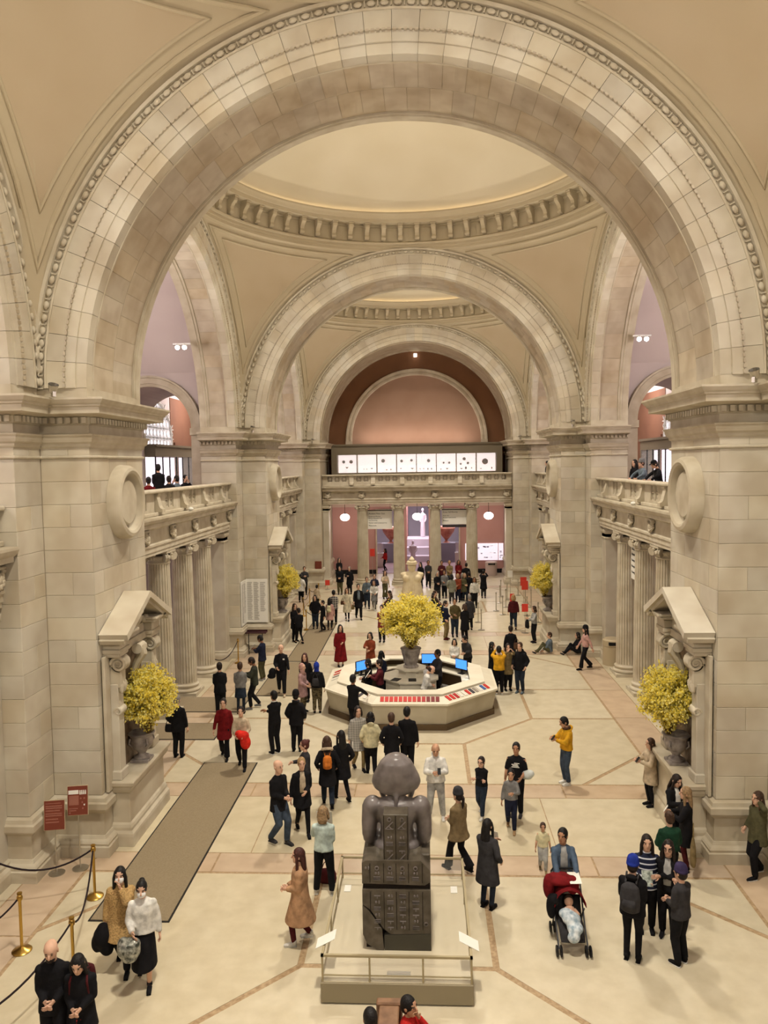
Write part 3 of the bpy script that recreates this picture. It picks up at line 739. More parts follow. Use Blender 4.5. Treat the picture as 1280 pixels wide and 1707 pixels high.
# rooms beyond
PALE = mat('pale grey gallery wall', lin(222,214,222), .8, lin(214,206,214), .6)
GFL = mat('mauve stone floor', lin(168,140,140), .4, lin(158,130,130), 1.2)
o = ob('passage_floor', G().box(-13, 13, 57.6, 90, -.02, .02), GFL); tag(o, 'mauve stone floor of the rooms beyond the doorways', 'floor', kind='structure')
o = ob('passage_ceiling', G().box(-13, 13, 57.75, 90, 6.2, 6.5), PALE); tag(o, 'ceiling of the rooms beyond the doorways', 'ceiling', kind='structure')
o = ob('passage_wall', G().box(-13, 13, 80, 80.3, 0, 6.5), PALE); tag(o, 'pale end wall of the rooms beyond the doorways', 'wall', kind='structure')
for x in (-1.12, 1.0): 
    o = ob('passage_wall', G().box(x, x+.12, 57.75, 72, 0, 6.2), ROSE); tag(o, f'{"left" if x < 0 else "right"} partition of the central passage behind the columns', 'wall', kind='structure')
for x in (-13.2, 13.0):
    o = ob('passage_wall', G().box(x, x+.2, 57.75, 90, 0, 6.2), PALE); tag(o, f'{"left" if x < 0 else "right"} outer wall of the rooms beyond', 'wall', kind='structure')
o = ob('passage_steps', G().box(-1.0, 1.0, 64, 66, 0, .5).box(-1.0, 1.0, 65, 67.5, .5, 1.1).box(-1.0, 1.0, 66.2, 69, 1.1, 1.7), PALE); tag(o, 'pale steps rising in the central passage', 'steps', kind='structure')
# close the hall behind the viewer
o = ob('wall_front', G().box(-14, 14, -5.2, -5, 0, 20), LILP); tag(o, 'entrance wall behind the viewing balcony', 'wall', kind='structure')
o = ob('entrance_balcony_floor', G().box(-8.9, 8.9, -5, .45, 6.1, GAL), STONE_C); tag(o, 'floor slab of the entrance balcony under the viewer', 'floor', kind='structure')
# ================================================================== OBJECTS
def remesh_mod(o, vox, it=6, f=.5):
    m = o.modifiers.new('merge', 'REMESH'); m.mode = 'VOXEL'; m.voxel_size = vox; m.use_smooth_shade = True
    if it: s = o.modifiers.new('smooth', 'SMOOTH'); s.iterations = it; s.factor = f
    return o
BRASS = mat('polished brass', lin(196,160,84), .28, metal=1.0)
STEEL = mat('brushed steel', lin(190,184,172), .3, metal=.9)
ROPE = mat('dark velvet rope', lin(38,26,30), .85)
WHITE = mat('white card', lin(240,236,226), .6)
# ---- roundels and aediculae on the piers (local: -y outward)
gR = G().lathe([(.84,0),(.83,.18),(.78,.27),(.71,.29),(.65,.26),(.61,.14),(.57,.05),(.535,.05),(.51,.14),(.48,.18),(0,.19)], 48, M=Rx(PI/2))
ROUND = fixn(gR.mesh('roundel', STONE_C, 30))
def aedicula(s, yc, label):
    t = thing('aedicula', label, 'niche', (s*6.36, yc, 0), -s*PI/2)
    K = dict(world=False)
    ob('pedestal', G().bbox(-1.1,1.1,-.42,-.03,.36,1.22,.012), STONE, t, **K)
    ob('plinth', G().sweep(ccw(rect(-1.1,1.1,-.42,0)), [(0,.5),(.03,.46),(.05,.40),(.05,.34),(.09,.28),(.10,.22),(.10,0)], closed=True), STONE_C, t, **K)
    ob('shelf', G().sweep(ccw(rect(-1.12,1.12,-.44,0)), [(0,1.16),(.04,1.20),(.07,1.26),(.07,1.31),(.12,1.36),(.13,1.43),(.11,1.46),(-.2,1.46)], closed=True).box(-1.1,1.1,-.43,0,1.3,1.455), STONE_C, t, **K)
    for sx in (-1, 1):
        ob('pilaster', G().bbox(*sorted((sx*.82, sx*1.12)),-.26,-.03,1.46,3.55,.012).bbox(*sorted((sx*.76, sx*1.18)),-.30,-.03,1.46,1.66,.015), STONE, t, **K)
        ob('side_strip', G().bbox(*sorted((sx*1.12, sx*1.38)),-.10,-.03,1.28,4.2,.01), STONE_C, t, **K)
        g = G()
        for e in (-.14, .14):
            spiral_tube(g, T(sx*.97+e, -.28, 3.98) @ Rz(PI/2), .17, 2.0, .04)
            spiral_tube(g, T(sx*.97+e, -.24, 2.95) @ Rz(PI/2), .09, 1.6, .03)
        g.lathe([(0,-.13),(.17,-.13),(.15,0),(.17,.13),(0,.13)], 16, M=T(sx*.97, -.28, 3.98) @ Ry(PI/2))
        g.lathe([(0,-.13),(.09,-.13),(.09,.13),(0,.13)], 12, M=T(sx*.97, -.24, 2.95) @ Ry(PI/2))
        g.bbox(*sorted((sx*.84, sx*1.10)),-.34,-.03,3.45,3.95,.03); g.box(*sorted((sx*.86, sx*1.08)),-.24,-.03,2.85,3.5)
        for k in range(4): g.ell((sx*(.88+.06*k),-.32,3.50-.05*(k%2)), .05,.06,.11, 6, 5)
        ob('scroll_bracket', g, STONE_C, t, smooth=35, **K)
        g = G().bbox(*sorted((sx*.70, sx*1.24)),-.36,0,4.16,4.24,.01).bbox(*sorted((sx*.68, sx*1.26)),-.40,0,4.24,4.33,.012).bbox(*sorted((sx*.72, sx*1.22)),-.38,0,4.33,4.55,.01)
        g.bbox(*sorted((sx*.58, sx*1.32)),-.50,0,4.55,4.62,.015).bbox(*sorted((sx*.55, sx*1.38)),-.56,0,4.62,4.68,.012)
        ob('entablature_block', g, STONE_C, t, **K)
        # raking cornice
        for nm, y, o0, o1 in (('raking_cornice',-.64,.0,.13),('raking_moulding',-.56,.13,.22)):
            p = [(sx*1.46, 4.70-o0),(0, 5.40-o0*1.1),(0, 5.40-o1*1.1),(sx*1.46+(-sx*.06), 4.70-o1)]
            g = G().add([(x, y, z) for x, z in p]+[(x, -.02, z) for x, z in p], [(0,1,2,3),(7,6,5,4),(0,4,5,1),(1,5,6,2),(2,6,7,3),(3,7,4,0)]); ob(nm, g, STONE, t, **K)
    ob('lintel', G().bbox(-.72,.72,-.24,0,4.16,4.33,.012).bbox(-.70,.70,-.20,0,4.33,4.55,.01), STONE_C, t, **K)
    ob('tympanum', G().add([(-1.1,-.08,4.55),(1.1,-.08,4.55),(0,-.08,5.2)], [(0,1,2)]).box(-.7,.7,-.1,0,4.5,4.62), STONE_C, t, **K)
    g = G()
    rn = random.Random(4)
    for k in range(26):
        x = rn.uniform(-.75, .75); zt = 4.62+max(0, (.78-abs(x))*.55); z = rn.uniform(4.62, zt); g.ell((x, -.14-rn.random()*.16, z), .07,.07,.06, 6, 4)
    g.ell((0,-.3,4.78), .13,.12,.17, 8, 6)
    ob('tympanum_carving', g, STONE_C, t, smooth='all', **K)
    ob('niche_back', G().add([(-.82,-.05,1.46),(.82,-.05,1.46),(.82,-.05,4.16),(-.82,-.05,4.16)], [(0,1,2,3)]), mat('shadowy niche stone', lin(150,128,104), .5, lin(98,78,60), 5), t, **K)  # shade of the niche painted in as a darker brown stone
    g = G().tube([(0,-.36,4.14),(0,-.40,3.98),(0,-.26,3.74),(0,-.14,3.4)], [.13,.12,.09,.05], 8)
    g.lathe([(0,-.17),(.12,-.17),(.10,0),(.12,.17),(0,.17)], 12, M=T(0,-.34,4.1) @ Ry(PI/2)); ob('keystone', g, STONE_C, t, smooth=40, **K)
    r = inst('roundel', ROUND, PIL[s, yc], (s*6.36-s*7.6, 0.1, 7.42), (0, 0, -s*PI/2))
    return t
for s in (-1, 1):
    aedicula(s, 17.2, f'pedimented stone niche with scroll brackets on the near {SIDE[s]} pier')
    aedicula(s, 35.0, f'pedimented stone niche with scroll brackets on the middle {SIDE[s]} pier')

# ---- urns and forsythia
URN = mat('grey veined marble', lin(176,166,158), .45, lin(128,118,114), 6)
gu = G().lathe([(0,0),(.20,0),(.20,.05),(.12,.08),(.09,.13),(.14,.20),(.24,.30),(.29,.44),(.27,.54),(.30,.60),(.34,.64),(.31,.66),(.0,.60)], 28)
gu.box(-.22,.22,-.22,.22,-.06,.0)
for k in range(4):
    a = PI/4+k*PI/2; gu.tube([(.25*math.cos(a), .25*math.sin(a), .34), (.33*math.cos(a), .33*math.sin(a), .42), (.30*math.cos(a), .30*math.sin(a), .54)], .025, 6)
URNM = fixn(gu.mesh('urn', URN, 40))
gu = G().lathe([(0,0),(.24,0),(.24,.05),(.19,.08),(.20,.14),(.23,.34),(.28,.52),(.33,.58),(.33,.61),(.29,.62),(.0,.56)], 28)
for k in range(8):
    a = k*PI/4; gu.tube([(.20*math.cos(a), .20*math.sin(a), .12), (.245*math.cos(a), .245*math.sin(a), .36), (.29*math.cos(a), .29*math.sin(a), .52)], .018, 5)
URND = fixn(gu.mesh('urn', URN, 40))
FLOW = mat('forsythia yellow', lin(255,240,120), .6, lin(255,226,84), 9.0, spec=.2)
FLOW2 = mat('forsythia pale', lin(255,247,172), .6, spec=.2)
for m_ in (FLOW, FLOW2):   # thin petals let light through
    nt = m_.node_tree; tr = nt.nodes.new('ShaderNodeBsdfTranslucent'); mx_ = nt.nodes.new('ShaderNodeMixShader'); mx_.inputs[0].default_value = .45
    pb = nt.nodes['Principled BSDF']; tr.inputs['Color'].default_value = pb.inputs['Base Color'].default_value
    nt.links.new(pb.outputs[0], mx_.inputs[1]); nt.links.new(tr.outputs[0], mx_.inputs[2]); nt.links.new(mx_.outputs[0], nt.nodes['Material Output'].inputs['Surface'])
TWIG = mat('twig brown', lin(120,96,52), .8)
def bouquet_meshes(seed, n_tw, n_fl, R):
    rn = np.random.default_rng(seed); gb = G(); P = []
    for k in range(n_tw):
        az = rn.uniform(0, 2*PI); el = math.asin(rn.uniform(-.42, 1)); L = R*rn.uniform(.72, 1.12)
        e = Vector((math.cos(az)*math.cos(el)*L, math.sin(az)*math.cos(el)*L, math.sin(el)*L*.92+.1)); s0 = Vector((math.cos(az)*.06, math.sin(az)*.06, -R*.85))
        m = Vector((e.x*.28, e.y*.28, e.z*.55+.15*R)); pts = [s0*(1-t)**2+m*2*t*(1-t)+e*t*t for t in (0,.25,.5,.75,1)]
        gb.tube(pts, [.011,.009,.007,.005,.003], 4, cap=False); P.append(pts)
    V = np.zeros((n_fl, 8, 3)); fi = 0
    tw = rn.integers(0, n_tw, n_fl); tt = rn.beta(2.6, 1.3, n_fl)
    for i in range(n_fl):
        p = P[tw[i]]; x = tt[i]*4; k = min(3, int(x)); q = p[k].lerp(p[k+1], x-k)
        c = np.array(q)+rn.normal(0,   .045*R+.012, 3); s = rn.uniform(.011, .024)*(.7+.45*R)
        A = np.linalg.qr(rn.normal(size=(3, 3)))[0]*s
        V[i, :4] = c+np.array([A[0]+A[1], A[0]-A[1], -A[0]-A[1], -A[0]+A[1]]); V[i, 4:] = c+np.array([A[0]+A[2], A[0]-A[2], -A[0]-A[2], -A[0]+A[2]])
    me = bpy.data.meshes.new('blossoms'); F = np.arange(n_fl*8).reshape(-1, 4)
    me.from_pydata(V.reshape(-1, 3).tolist(), [], F.tolist()); me.materials.append(FLOW); me.materials.append(FLOW2)
    me.polygons.foreach_set('material_index', (rn.random(len(F)) < .35).astype(np.int32)); me.update()
    return gb.mesh('branches', TWIG), me
BQ1 = bouquet_meshes(1, 420, 24000, 1.06); BQ2 = bouquet_meshes(2, 260, 15000, .82)
def bouquet(loc, meshes, sc, rz, lab_f, lab_u, uz, us):
    u = inst('urn', URND if meshes is BQ1 else URNM, None, uz, scale=(us,)*3); tag(u, lab_u, 'urn', 'marble urns of forsythia')
    t = thing('flower_arrangement', lab_f, 'flowers', loc, rz, 'yellow forsythia arrangements'); t.scale = sc
    inst('branches', meshes[0], t, kind='stuff'); inst('blossoms', meshes[1], t, kind='stuff')
for s in (-1, 1):
    for yc, nm in ((17.2, 'near'), (35.0, 'middle')):
        bouquet((s*5.88, yc, 2.80), BQ2, (.80, 1.02, .98), 0 if s < 0 else PI, f'spray of yellow forsythia in the niche of the {nm} {SIDE[s]} pier', f'marble urn on the niche shelf of the {nm} {SIDE[s]} pier', (s*6.05, yc, 1.52), .92)
bouquet((0, 26.1, 2.72), BQ1, (1, 1, .92), .4, 'huge round bouquet of yellow forsythia above the information desk', 'grey marble urn on the pedestal in the middle of the desk', (0, 26.1, 1.265), 1.08)

# ---- information desk
DESK = mat('desk stone', lin(190,180,158), .5, lin(178,166,142), 1.6, 0, .03)
DESKT = mat('desk top', lin(232,224,204), .4, lin(224,214,192), 2)
PLN = mat('bronze plinth', lin(96,76,52), .5)
desk = thing('information_desk', 'octagonal stone information desk in the middle of the hall', 'desk', (0, 26.1, 0))
def octo(ap): return [(ap/math.cos(PI/8)*math.cos(PI/8+k*PI/4-PI/2-PI/4), ap/math.cos(PI/8)*math.sin(PI/8+k*PI/4-PI/2-PI/4)) for k in range(8)]
def octring(g, ap0, ap1, z0, z1, k, top=None):
    A, B = octo(ap0), octo(ap1); i, j = k, (k+1) % 8; t = z1 if top is None else top
    return g.add([(*A[i], z0), (*A[j], z0), (*B[j], z0), (*B[i], z0), (*A[i], z1), (*A[j], z1), (*B[j], t), (*B[i], t)], [(0,3,2,1),(4,5,6,7),(0,1,5,4),(1,2,6,5),(2,3,7,6),(3,0,4,7)])
for k in range(8):
    A, B = octo(2.66), octo(2.78); i, j = k, (k+1) % 8; C = octo(2.5)
    g = G().add([(*A[i], .18), (*A[j], .18), (*B[j], .80), (*B[i], .80), (*C[i], .18), (*C[j], .18), (*C[j], .80), (*C[i], .80)], [(0,1,2,3),(5,4,7,6),(0,4,5,1),(3,2,6,7),(0,3,7,4),(1,5,6,2)])
    ob('body_panel', g, DESK, desk, world=False)
    ob('plinth', octring(G(), 2.60, 2.72, 0, .18, k), PLN, desk, world=False)
    ob('ledge', octring(G(), 2.72, 2.83, .80, .86, k), DESKT, desk, world=False)
    ob('rack', octring(G(), 2.40, 2.76, .78, .99, k, .86), DESKT, desk, world=False)
    ob('counter_top', octring(G(), 1.95, 2.42, 1.00, 1.05, k), DESKT, desk, world=False)
    ob('inner_wall', octring(G(), 2.28, 2.34, 0, 1.0, k), PLN, desk, world=False)
    ob('work_top', octring(G(), 1.72, 2.28, .72, .76, k), DESKT, desk, world=False)
ped = thing('pedestal', 'white octagonal pedestal desk in the centre of the information desk', 'pedestal', (0, 26.1, 0))
ob('body', G().prism(octo(.85), 0, .92), DESKT, ped, world=False); ob('table_top', G().prism(octo(.92), .92, .97), DESKT, ped, world=False)
ob('urn_block', G().prism(octo(.42), .97, 1.22), DESKT, ped, world=False); ob('step', G().prism(octo(.50), 1.22, 1.265), DESKT, ped, world=False)
BRC = [lin(196,52,48), lin(170,40,44), lin(206,84,76), lin(120,36,40), lin(226,218,206), lin(70,66,72), lin(150,140,130), lin(60,90,150)]
BRM = [mat(f'booklet cover {k}', c, .45) for k, c in enumerate(BRC)]
def booklet(side, u, ci, label):
    A, B = octo(2.44), octo(2.72); i, j = side, (side+1) % 8
    a = Vector((*A[i], 0)).lerp(Vector((*A[j], 0)), u); b = Vector((*B[i], 0)).lerp(Vector((*B[j], 0)), u)
    d = (Vector((*A[j], 0))-Vector((*A[i], 0))).normalized(); ang = math.atan2(d.y, d.x); m = a.lerp(b, .5)
    g = G().bbox(-.058, .058, -.12, .12, 0, .012, .002).box(-.054, .054, -.115, .115, -.006, 0)
    o = ob('booklet', g, BRM[ci]); o.location = (m.x, 26.1+m.y, .935); o.rotation_euler = (math.radians(-21)*-1*1, 0, ang)
    tag(o, label, 'booklet', 'booklets in the desk rack')
cols = {0:'bright red',1:'dark red',2:'pink red',3:'maroon',4:'white',5:'charcoal',6:'grey',7:'blue'}
NTH = ('first','second','third','fourth','fifth','sixth','seventh','eighth','ninth','tenth','eleventh','twelfth','thirteenth')
for n, u in enumerate(np.linspace(.10, .90, 13)):
    ci = 0 if n < 8 else (1 if n < 10 else 3)
    booklet(0, u, ci, f'{NTH[n]} booklet from the left in the front rack of the desk, {cols[ci]}')
for n, u in enumerate(np.linspace(.08, .92, 11)): ci = [0,0,1,4,4,0,5,6,4,7,0][n]; booklet(1, u, ci, f'{NTH[n]} booklet from the left in the right front rack of the desk, {cols[ci]}')
for n, u in enumerate((.55,.68,.81)): ci = [4,5,4][n]; booklet(7, u, ci, f'{NTH[n]} booklet from the left in the left front rack of the desk, {cols[ci]}')
for n, u in enumerate((.2,.35,.5,.65)): ci = [0,2,6,4][n]; booklet(6, u, ci, f'{NTH[n]} booklet from the top in the left side rack of the desk, {cols[ci]}')
SCR = mat('blue screen', lin(40,110,220), .3, emit=(.08,.32,.95,1), es=1.6)
def monitor(x, y, rz, label):
    t = thing('monitor', label, 'monitor', (x, y, .76), rz)
    ob('stand', G().bbox(-.12,.12,-.08,.08,0,.02,.005).box(-.03,.03,.02,.05,.02,.25), BLACKM, t, world=False)
    ob('housing', G().bbox(-.27,.27,.0,.05,.16,.52,.01), BLACKM, t, world=False); ob('screen', G().box(-.25,.25,-.004,0,.18,.50), SCR, t, world=False)
monitor(.62, 27.85, 0, 'monitor with blue screen behind the bouquet pedestal'); monitor(1.75, 27.05, -.75, 'monitor with blue screen on the right side of the desk'); monitor(-1.75, 26.9, .8, 'monitor with blue screen on the left side of the desk')
def office_chair(x, y, rz, label):
    t = thing('office_chair', label, 'chair', (x, y, 0), rz, 'chairs inside the desk'); m = mat('grey chair fabric', lin(110,106,100), .8)
    ob('seat', G().bbox(-.23,.23,-.23,.23,.45,.52,.02), m, t, world=False)
    P = [[(.26*math.sin(a), .22+.10*(1-math.cos(a)*1.0), z) for z in (.62,.7,.85,.93)] for a in np.linspace(-.9, .9, 9)]
    g = G().grid(P); o = ob('backrest', g, m, t, world=False, smooth='all'); md = o.modifiers.new('thickness', 'SOLIDIFY'); md.thickness = .03
    ob('stem', G().tube([(0,0,.06),(0,0,.46)], .025, 8), BLACKM, t, world=False)
    g = G()
    for k in range(5): g.tube([(0,0,.08),(.26*math.cos(k*2*PI/5), .26*math.sin(k*2*PI/5), .03)], .02, 6)
    ob('foot_star', g, BLACKM, t, world=False)
office_chair(.75, 24.75, PI, 'grey office chair inside the desk near the front'); office_chair(1.35, 25.2, 2.3, 'grey office chair inside the desk by the right front'); office_chair(-.55, 24.7, PI, 'grey office chair inside the desk beside the white pedestal')
# papers on the desk
for x, y, l in ((1.9, 26.3, 'white paper sheet on the right work top'), (2.0, 26.55, 'second white paper stack beside the right monitor'), (-1.95, 25.9, 'white paper sheet on the left work top'), (-.5, 25.55, 'dark tablet lying on the pedestal desk'), (.05, 25.5, 'second dark tablet on the pedestal desk')):
    d = 'tablet' in l; o = ob('tablet' if d else 'paper_stack', G().bbox(-.13,.13,-.17,.17,0,.015,.004), BLACKM if d else WHITE); o.location = (x, y, .972 if d else .762); o.rotation_euler = (0, 0, random.uniform(-.5, .5)); tag(o, l, 'tablet' if d else 'paper')

# ---- seated Egyptian statue on its platform
PLAT = mat('platform paint', lin(206,194,168), .6, lin(200,187,160), 1.2); PLATS = mat('platform side paint', lin(150,138,112), .6); CLEAR = mat('barrier glass', (1,1,1,1), .05, alpha=.06, spec=.4)
PY0, PY1, PX0, PX1 = 11.25, 14.25, -1.14, 1.18
pf = thing('platform', 'low taupe museum platform with cream top carrying the dark seated statue', 'platform', (0, 12.75, 0))
ob('base', G().bbox(PX0, PX1, PY0, PY1, .02, .34, .01), PLATS, pf); ob('deck', G().box(PX0+.02, PX1-.02, PY0+.02, PY1-.02, .34, .352), PLAT, pf)
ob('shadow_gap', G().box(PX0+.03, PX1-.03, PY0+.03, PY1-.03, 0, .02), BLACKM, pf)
bar = thing('barrier_rail', 'thin metal rail barrier standing round the edge of the platform', 'railing', (0, 12.75, .352))
RAILM = mat('rail paint', lin(172,158,126), .45, metal=.3)
cx = [PX0+.03, PX1-.03]; cy = [PY0+.03, PY1-.03]
g = None
for x0, y0, x1, y1 in ((cx[0],cy[0],cx[1],cy[0]),(cx[0],cy[1],cx[1],cy[1]),(cx[0],cy[0],cx[0],cy[1]),(cx[1],cy[0],cx[1],cy[1])):
    ob('top_rail', G().box(min(x0,x1)-.02, max(x0,x1)+.02, min(y0,y1)-.02, max(y0,y1)+.02, .74, .775), RAILM, bar)
    ob('lower_rail', G().box(min(x0,x1)-.008, max(x0,x1)+.008, min(y0,y1)-.008, max(y0,y1)+.008, .44, .456), RAILM, bar)
    ob('glass_panel', G().box(min(x0,x1)-.003, max(x0,x1)+.003, min(y0,y1)-.003, max(y0,y1)+.003, .36, .74), CLEAR, bar)
for x, y in [(cx[0],cy[0]),(cx[1],cy[0]),(cx[0],cy[1]),(cx[1],cy[1]),(-.39,cy[0]),(.42,cy[0]),(cx[0],12.4),(cx[1],12.4),(cx[0],13.4),(cx[1],13.4)]:
    ob('post', G().box(x-.014, x+.014, y-.014, y+.014, .352, .745), RAILM, bar)
for sx, x in ((-1, PX0+.03), (1, PX1-.03)):
    o = ob('label_panel', G().bbox(-.13,.13,-.005,.005,-.17,.17,.002), WHITE); o.location = (x-sx*.02, 11.62, .80); o.rotation_euler = (math.radians(-62), 0, sx*-PI/2*-1); tag(o, f'tilted white label panel on the {"left" if sx < 0 else "right"} rail of the platform', 'label')
    o = ob('floor_label', G().box(-.06,.06,-.11,.11,0,.008), WHITE); o.location = (sx*.98, 13.85, .353); tag(o, f'small white card on the far {"left" if sx < 0 else "right"} corner of the platform', 'label')
o = ob('floor_label', G().bbox(-.18,.18,-.01,.01,0,.07,.002), WHITE); o.location = (.05, PY0+.06, .43); tag(o, 'small white label strip on the near rail of the platform', 'label')
GRAN = mat('dark diorite', lin(124,115,112), .32, lin(96,88,84), 5, 0, .04, 50, spec=.5)
GRAN2 = mat('dark inscribed stone', lin(100,91,78), .5, lin(78,70,58), 6, 0, .15, 60)
GRANR = mat('grey restoration', lin(74,70,58), .6, lin(68,64,54), 3); GROOV = mat('deep groove', lin(34,26,20), .8)
st = thing('seated_statue', 'dark stone Egyptian king seated on an inscribed throne, seen from behind', 'statue', (0, 12.75, .352))
x0, x1, yb = -.55, .55, 12.05
K = {}
# throne slabs (back face toward the viewer), broken lower left corner, restored lower right
def slabxz(pts, y0, y1): n = len(pts); return G().add([(x, y0, z) for x, z in pts]+[(x, y1, z) for x, z in pts], [tuple(range(n)), tuple(range(2*n-1, n-1, -1))]+[(i, (i+1) % n, n+(i+1) % n, n+i) for i in range(n)])
ob('upper_throne', slabxz([(x0,1.46),(x0,1.80),(x0+.06,1.84),(.40,1.84),(x1,1.68),(x1,1.5),(.46,1.44)], yb, 13.0), GRAN2, st)
ob('groove_band', G().box(x0+.01, x1-.01, yb+.05, 13.0, 1.34, 1.47), GROOV, st)
ob('middle_throne', slabxz([(x0,1.36),(x1,1.36),(x1,.64),(-.1,.62),(-.22,.72),(-.42,1.02),(x0,1.12)], yb, 13.0), GRAN2, st)
ob('broken_corner', slabxz([(x0,1.10),(-.44,1.0),(-.24,.70),(-.21,.36),(-.34,.37),(-.48,.46),(x0,.62)], yb-.01, 12.9), GRAN2, st)
ob('restored_base', slabxz([(-.205,.352),(-.205,.60),(-.08,.61),(x1,.63),(x1,.352)], yb-.005, 13.05), GRANR, st)
ob('hollow', G().box(x0+.05, x1-.03, yb+.08, 13.0, .352, 1.4), GROOV, st)
ob('seat_block', G().bbox(x0, x1, 12.3, 13.45, .352, 1.83, .02), GRAN2, st)
ob('footrest', G().bbox(-.50, .50, 13.45, 13.95, .352, .6, .02), GRAN2, st)
ob('back_pillar', G().bbox(-.20, .20, 12.10, 12.45, 1.78, 2.58, .012), GRAN2, st)
g = G()
for xx in (-.19, .19, 0): g.box(xx-.006, xx+.006, 12.088, 12.11, 1.8, 2.56)
for xx in (-.42, -.2, 0, .2, .42): g.box(xx-.005, xx+.005, yb-.008, yb+.01, .7, 1.33); g.box(xx-.005, xx+.005, yb-.008, yb+.01, 1.48, 1.8)
ob('column_lines', g, GROOV, st, kind='stuff')
rn = random.Random(12); gl_ = []
def glyph(xc, zc, y, kind, w=.09):
    g = G()
    if kind == 0: g.lathe([(w*.22,0),(w*.38,0),(w*.38,.014),(w*.22,.014)], 14, M=T(xc, y, zc) @ Rx(PI/2))
    elif kind == 1:
        for q in range(3): g.box(xc-w*.6, xc+w*.6, y-.014, y, zc-.03+q*.025, zc-.022+q*.025)
    elif kind == 2: g.tube([(xc-w*.5,y,zc-.05),(xc-w*.1,y-.01,zc+.0),(xc+w*.45,y,zc+.07)], .009, 5).tube([(xc-w*.5,y,zc-.05),(xc+w*.5,y,zc-.05)], .009, 5).tube([(xc-w*.1,y,zc),(xc+w*.3,y,zc-.05)], .008, 5)
    elif kind == 3: g.ell((xc-w*.2,y,zc), w*.2,.016,.022, 8, 5); g.ell((xc+w*.3,y,zc), w*.15,.014,.03, 8, 5)
    else: g.box(xc-w*.55, xc+w*.55, y-.012, y, zc-.008, zc+.008); g.box(xc-w*.1, xc+w*.1, y-.014, y, zc-.04, zc)
    o = ob('glyph', g, GRAN, st, smooth=40)
seq = [0, 3, 1, 4, 2, 1]
for c, xx in enumerate((-.31, -.1, .1, .31)):
    for q in range(3): glyph(xx, 1.72-q*.085, yb, (0, 3, 1)[q])
    for q in range(6): glyph(xx, 1.26-q*.105, yb, (4, 3, 1, 3, 1, 4)[(q+c) % 6])
for xx in (-.1, .1):
    glyph(xx, 2.50, 12.10, 0); glyph(xx, 2.39, 12.10, 2, .13); glyph(xx, 2.2, 12.1, 3); glyph(xx, 2.10, 12.1, 1); glyph(xx, 1.98, 12.1, 4); glyph(xx, 1.86, 12.1, 2, .12)
glyph(.47, .80, yb, 0); glyph(-.47, 1.72, yb, 3)
# body
g = G()
g.tube([(0,12.62,1.72),(0,12.60,1.95),(0,12.56,2.2),(0,12.55,2.42),(0,12.56,2.58),(0,12.57,2.66)], [(.34,.20),(.29,.18),(.27,.18),(.36,.20),(.42,.18),(.24,.10)], 20)
for sx in (-1, 1):
    g.ell((sx*.40,12.56,2.52), .165,.165,.175, 14, 10)
    g.tube([(sx*.42,12.56,2.52),(sx*.455,12.56,2.25),(sx*.46,12.58,2.02)], [.155,.135,.125], 12)
    g.ell((sx*.455,12.60,1.98), .12,.13,.12, 12, 8)
    g.tube([(sx*.45,12.60,2.0),(sx*.34,13.0,1.96),(sx*.24,13.3,1.95)], [.11,.09,.06], 10)
    g.ell((sx*.21,12.68,1.83), .20,.26,.17, 12, 8)
    g.tube([(sx*.20,12.7,1.88),(sx*.20,13.1,1.90),(sx*.19,13.5,1.88)], [.17,.16,.14], 12)
    g.tube([(sx*.19,13.5,1.90),(sx*.19,13.52,1.3),(sx*.19,13.5,.72)], [.14,.12,.08], 12)
    g.tube([(sx*.19,13.45,.66),(sx*.19,13.85,.64)], [.09,.06], 8)
g.tube([(0,12.58,2.6),(0,12.6,2.85)], .15, 12); g.ell((0,12.68,3.0), .19,.2,.25, 12, 10)
o = ob('body', g, GRAN, st); remesh_mod(o, .022, 6)
g = G()   # nemes headcloth
prof = [(2.70,.12,.10),(2.74,.26,.17),(2.82,.37,.20),(2.92,.415,.22),(3.02,.39,.23),(3.14,.33,.23),(3.26,.265,.22),(3.35,.17,.16),(3.395,.07,.07),(3.40,.01,.01)]
R = [[(rx*math.cos(2*PI*j/28)*(1-.0*j), 12.60+ry*math.sin(2*PI*j/28), z) for j in range(28)] for z, rx, ry in prof]
g.grid(R, closev=True); n0 = len(g.v); g.f.append(tuple(range(27, -1, -1))); g.f.append(tuple(n0-28+j for j in range(28))); g.m += [0, 0]
g.tube([(0,12.45,2.80),(0,12.40,2.70),(0,12.40,2.55),(0,12.42,2.50)], [(.06,.04),(.04,.035),(.035,.03),(.01,.01)], 10)
for sx in (-1, 1): g.tube([(sx*.30,12.75,2.86),(sx*.24,12.85,2.6),(sx*.2,12.85,2.45)], [(.06,.09),(.05,.08),(.03,.06)], 8)
o = ob('headcloth', g, GRAN, st); remesh_mod(o, .022, 5)

# ---- helmeted marble statue in the far bay
MARB = mat('warm white marble', lin(238,222,186), .55, lin(222,202,164), 3)
at = thing('helmeted_statue', 'tall armless marble woman in helmet and pleated dress behind the bouquet', 'statue', (-.2, 42.0, 0))
g = G(); X, Y = -.2, 42.0
g.tube([(X,Y,.55),(X,Y,1.0),(X,Y-.02,1.45),(X,Y-.05,1.75),(X,Y-.04,2.0),(X,Y,2.16),(X,Y,2.25),(X,Y,2.32)], [(.5,.42),(.56,.44),(.5,.42),(.47,.36),(.57,.36),(.65,.30),(.60,.24),(.24,.2)], 22)
for sx in (-1, 1): g.ell((X+sx*.26,Y-.26,1.98), .24,.2,.2, 10, 8)
g.tube([(X,Y,2.2),(X,Y-.04,2.5)], [.18,.17], 12); g.ell((X,Y-.06,2.60), .235,.27,.32, 14, 10); g.ell((X,Y-.32,2.58), .04,.06,.08, 6, 5)
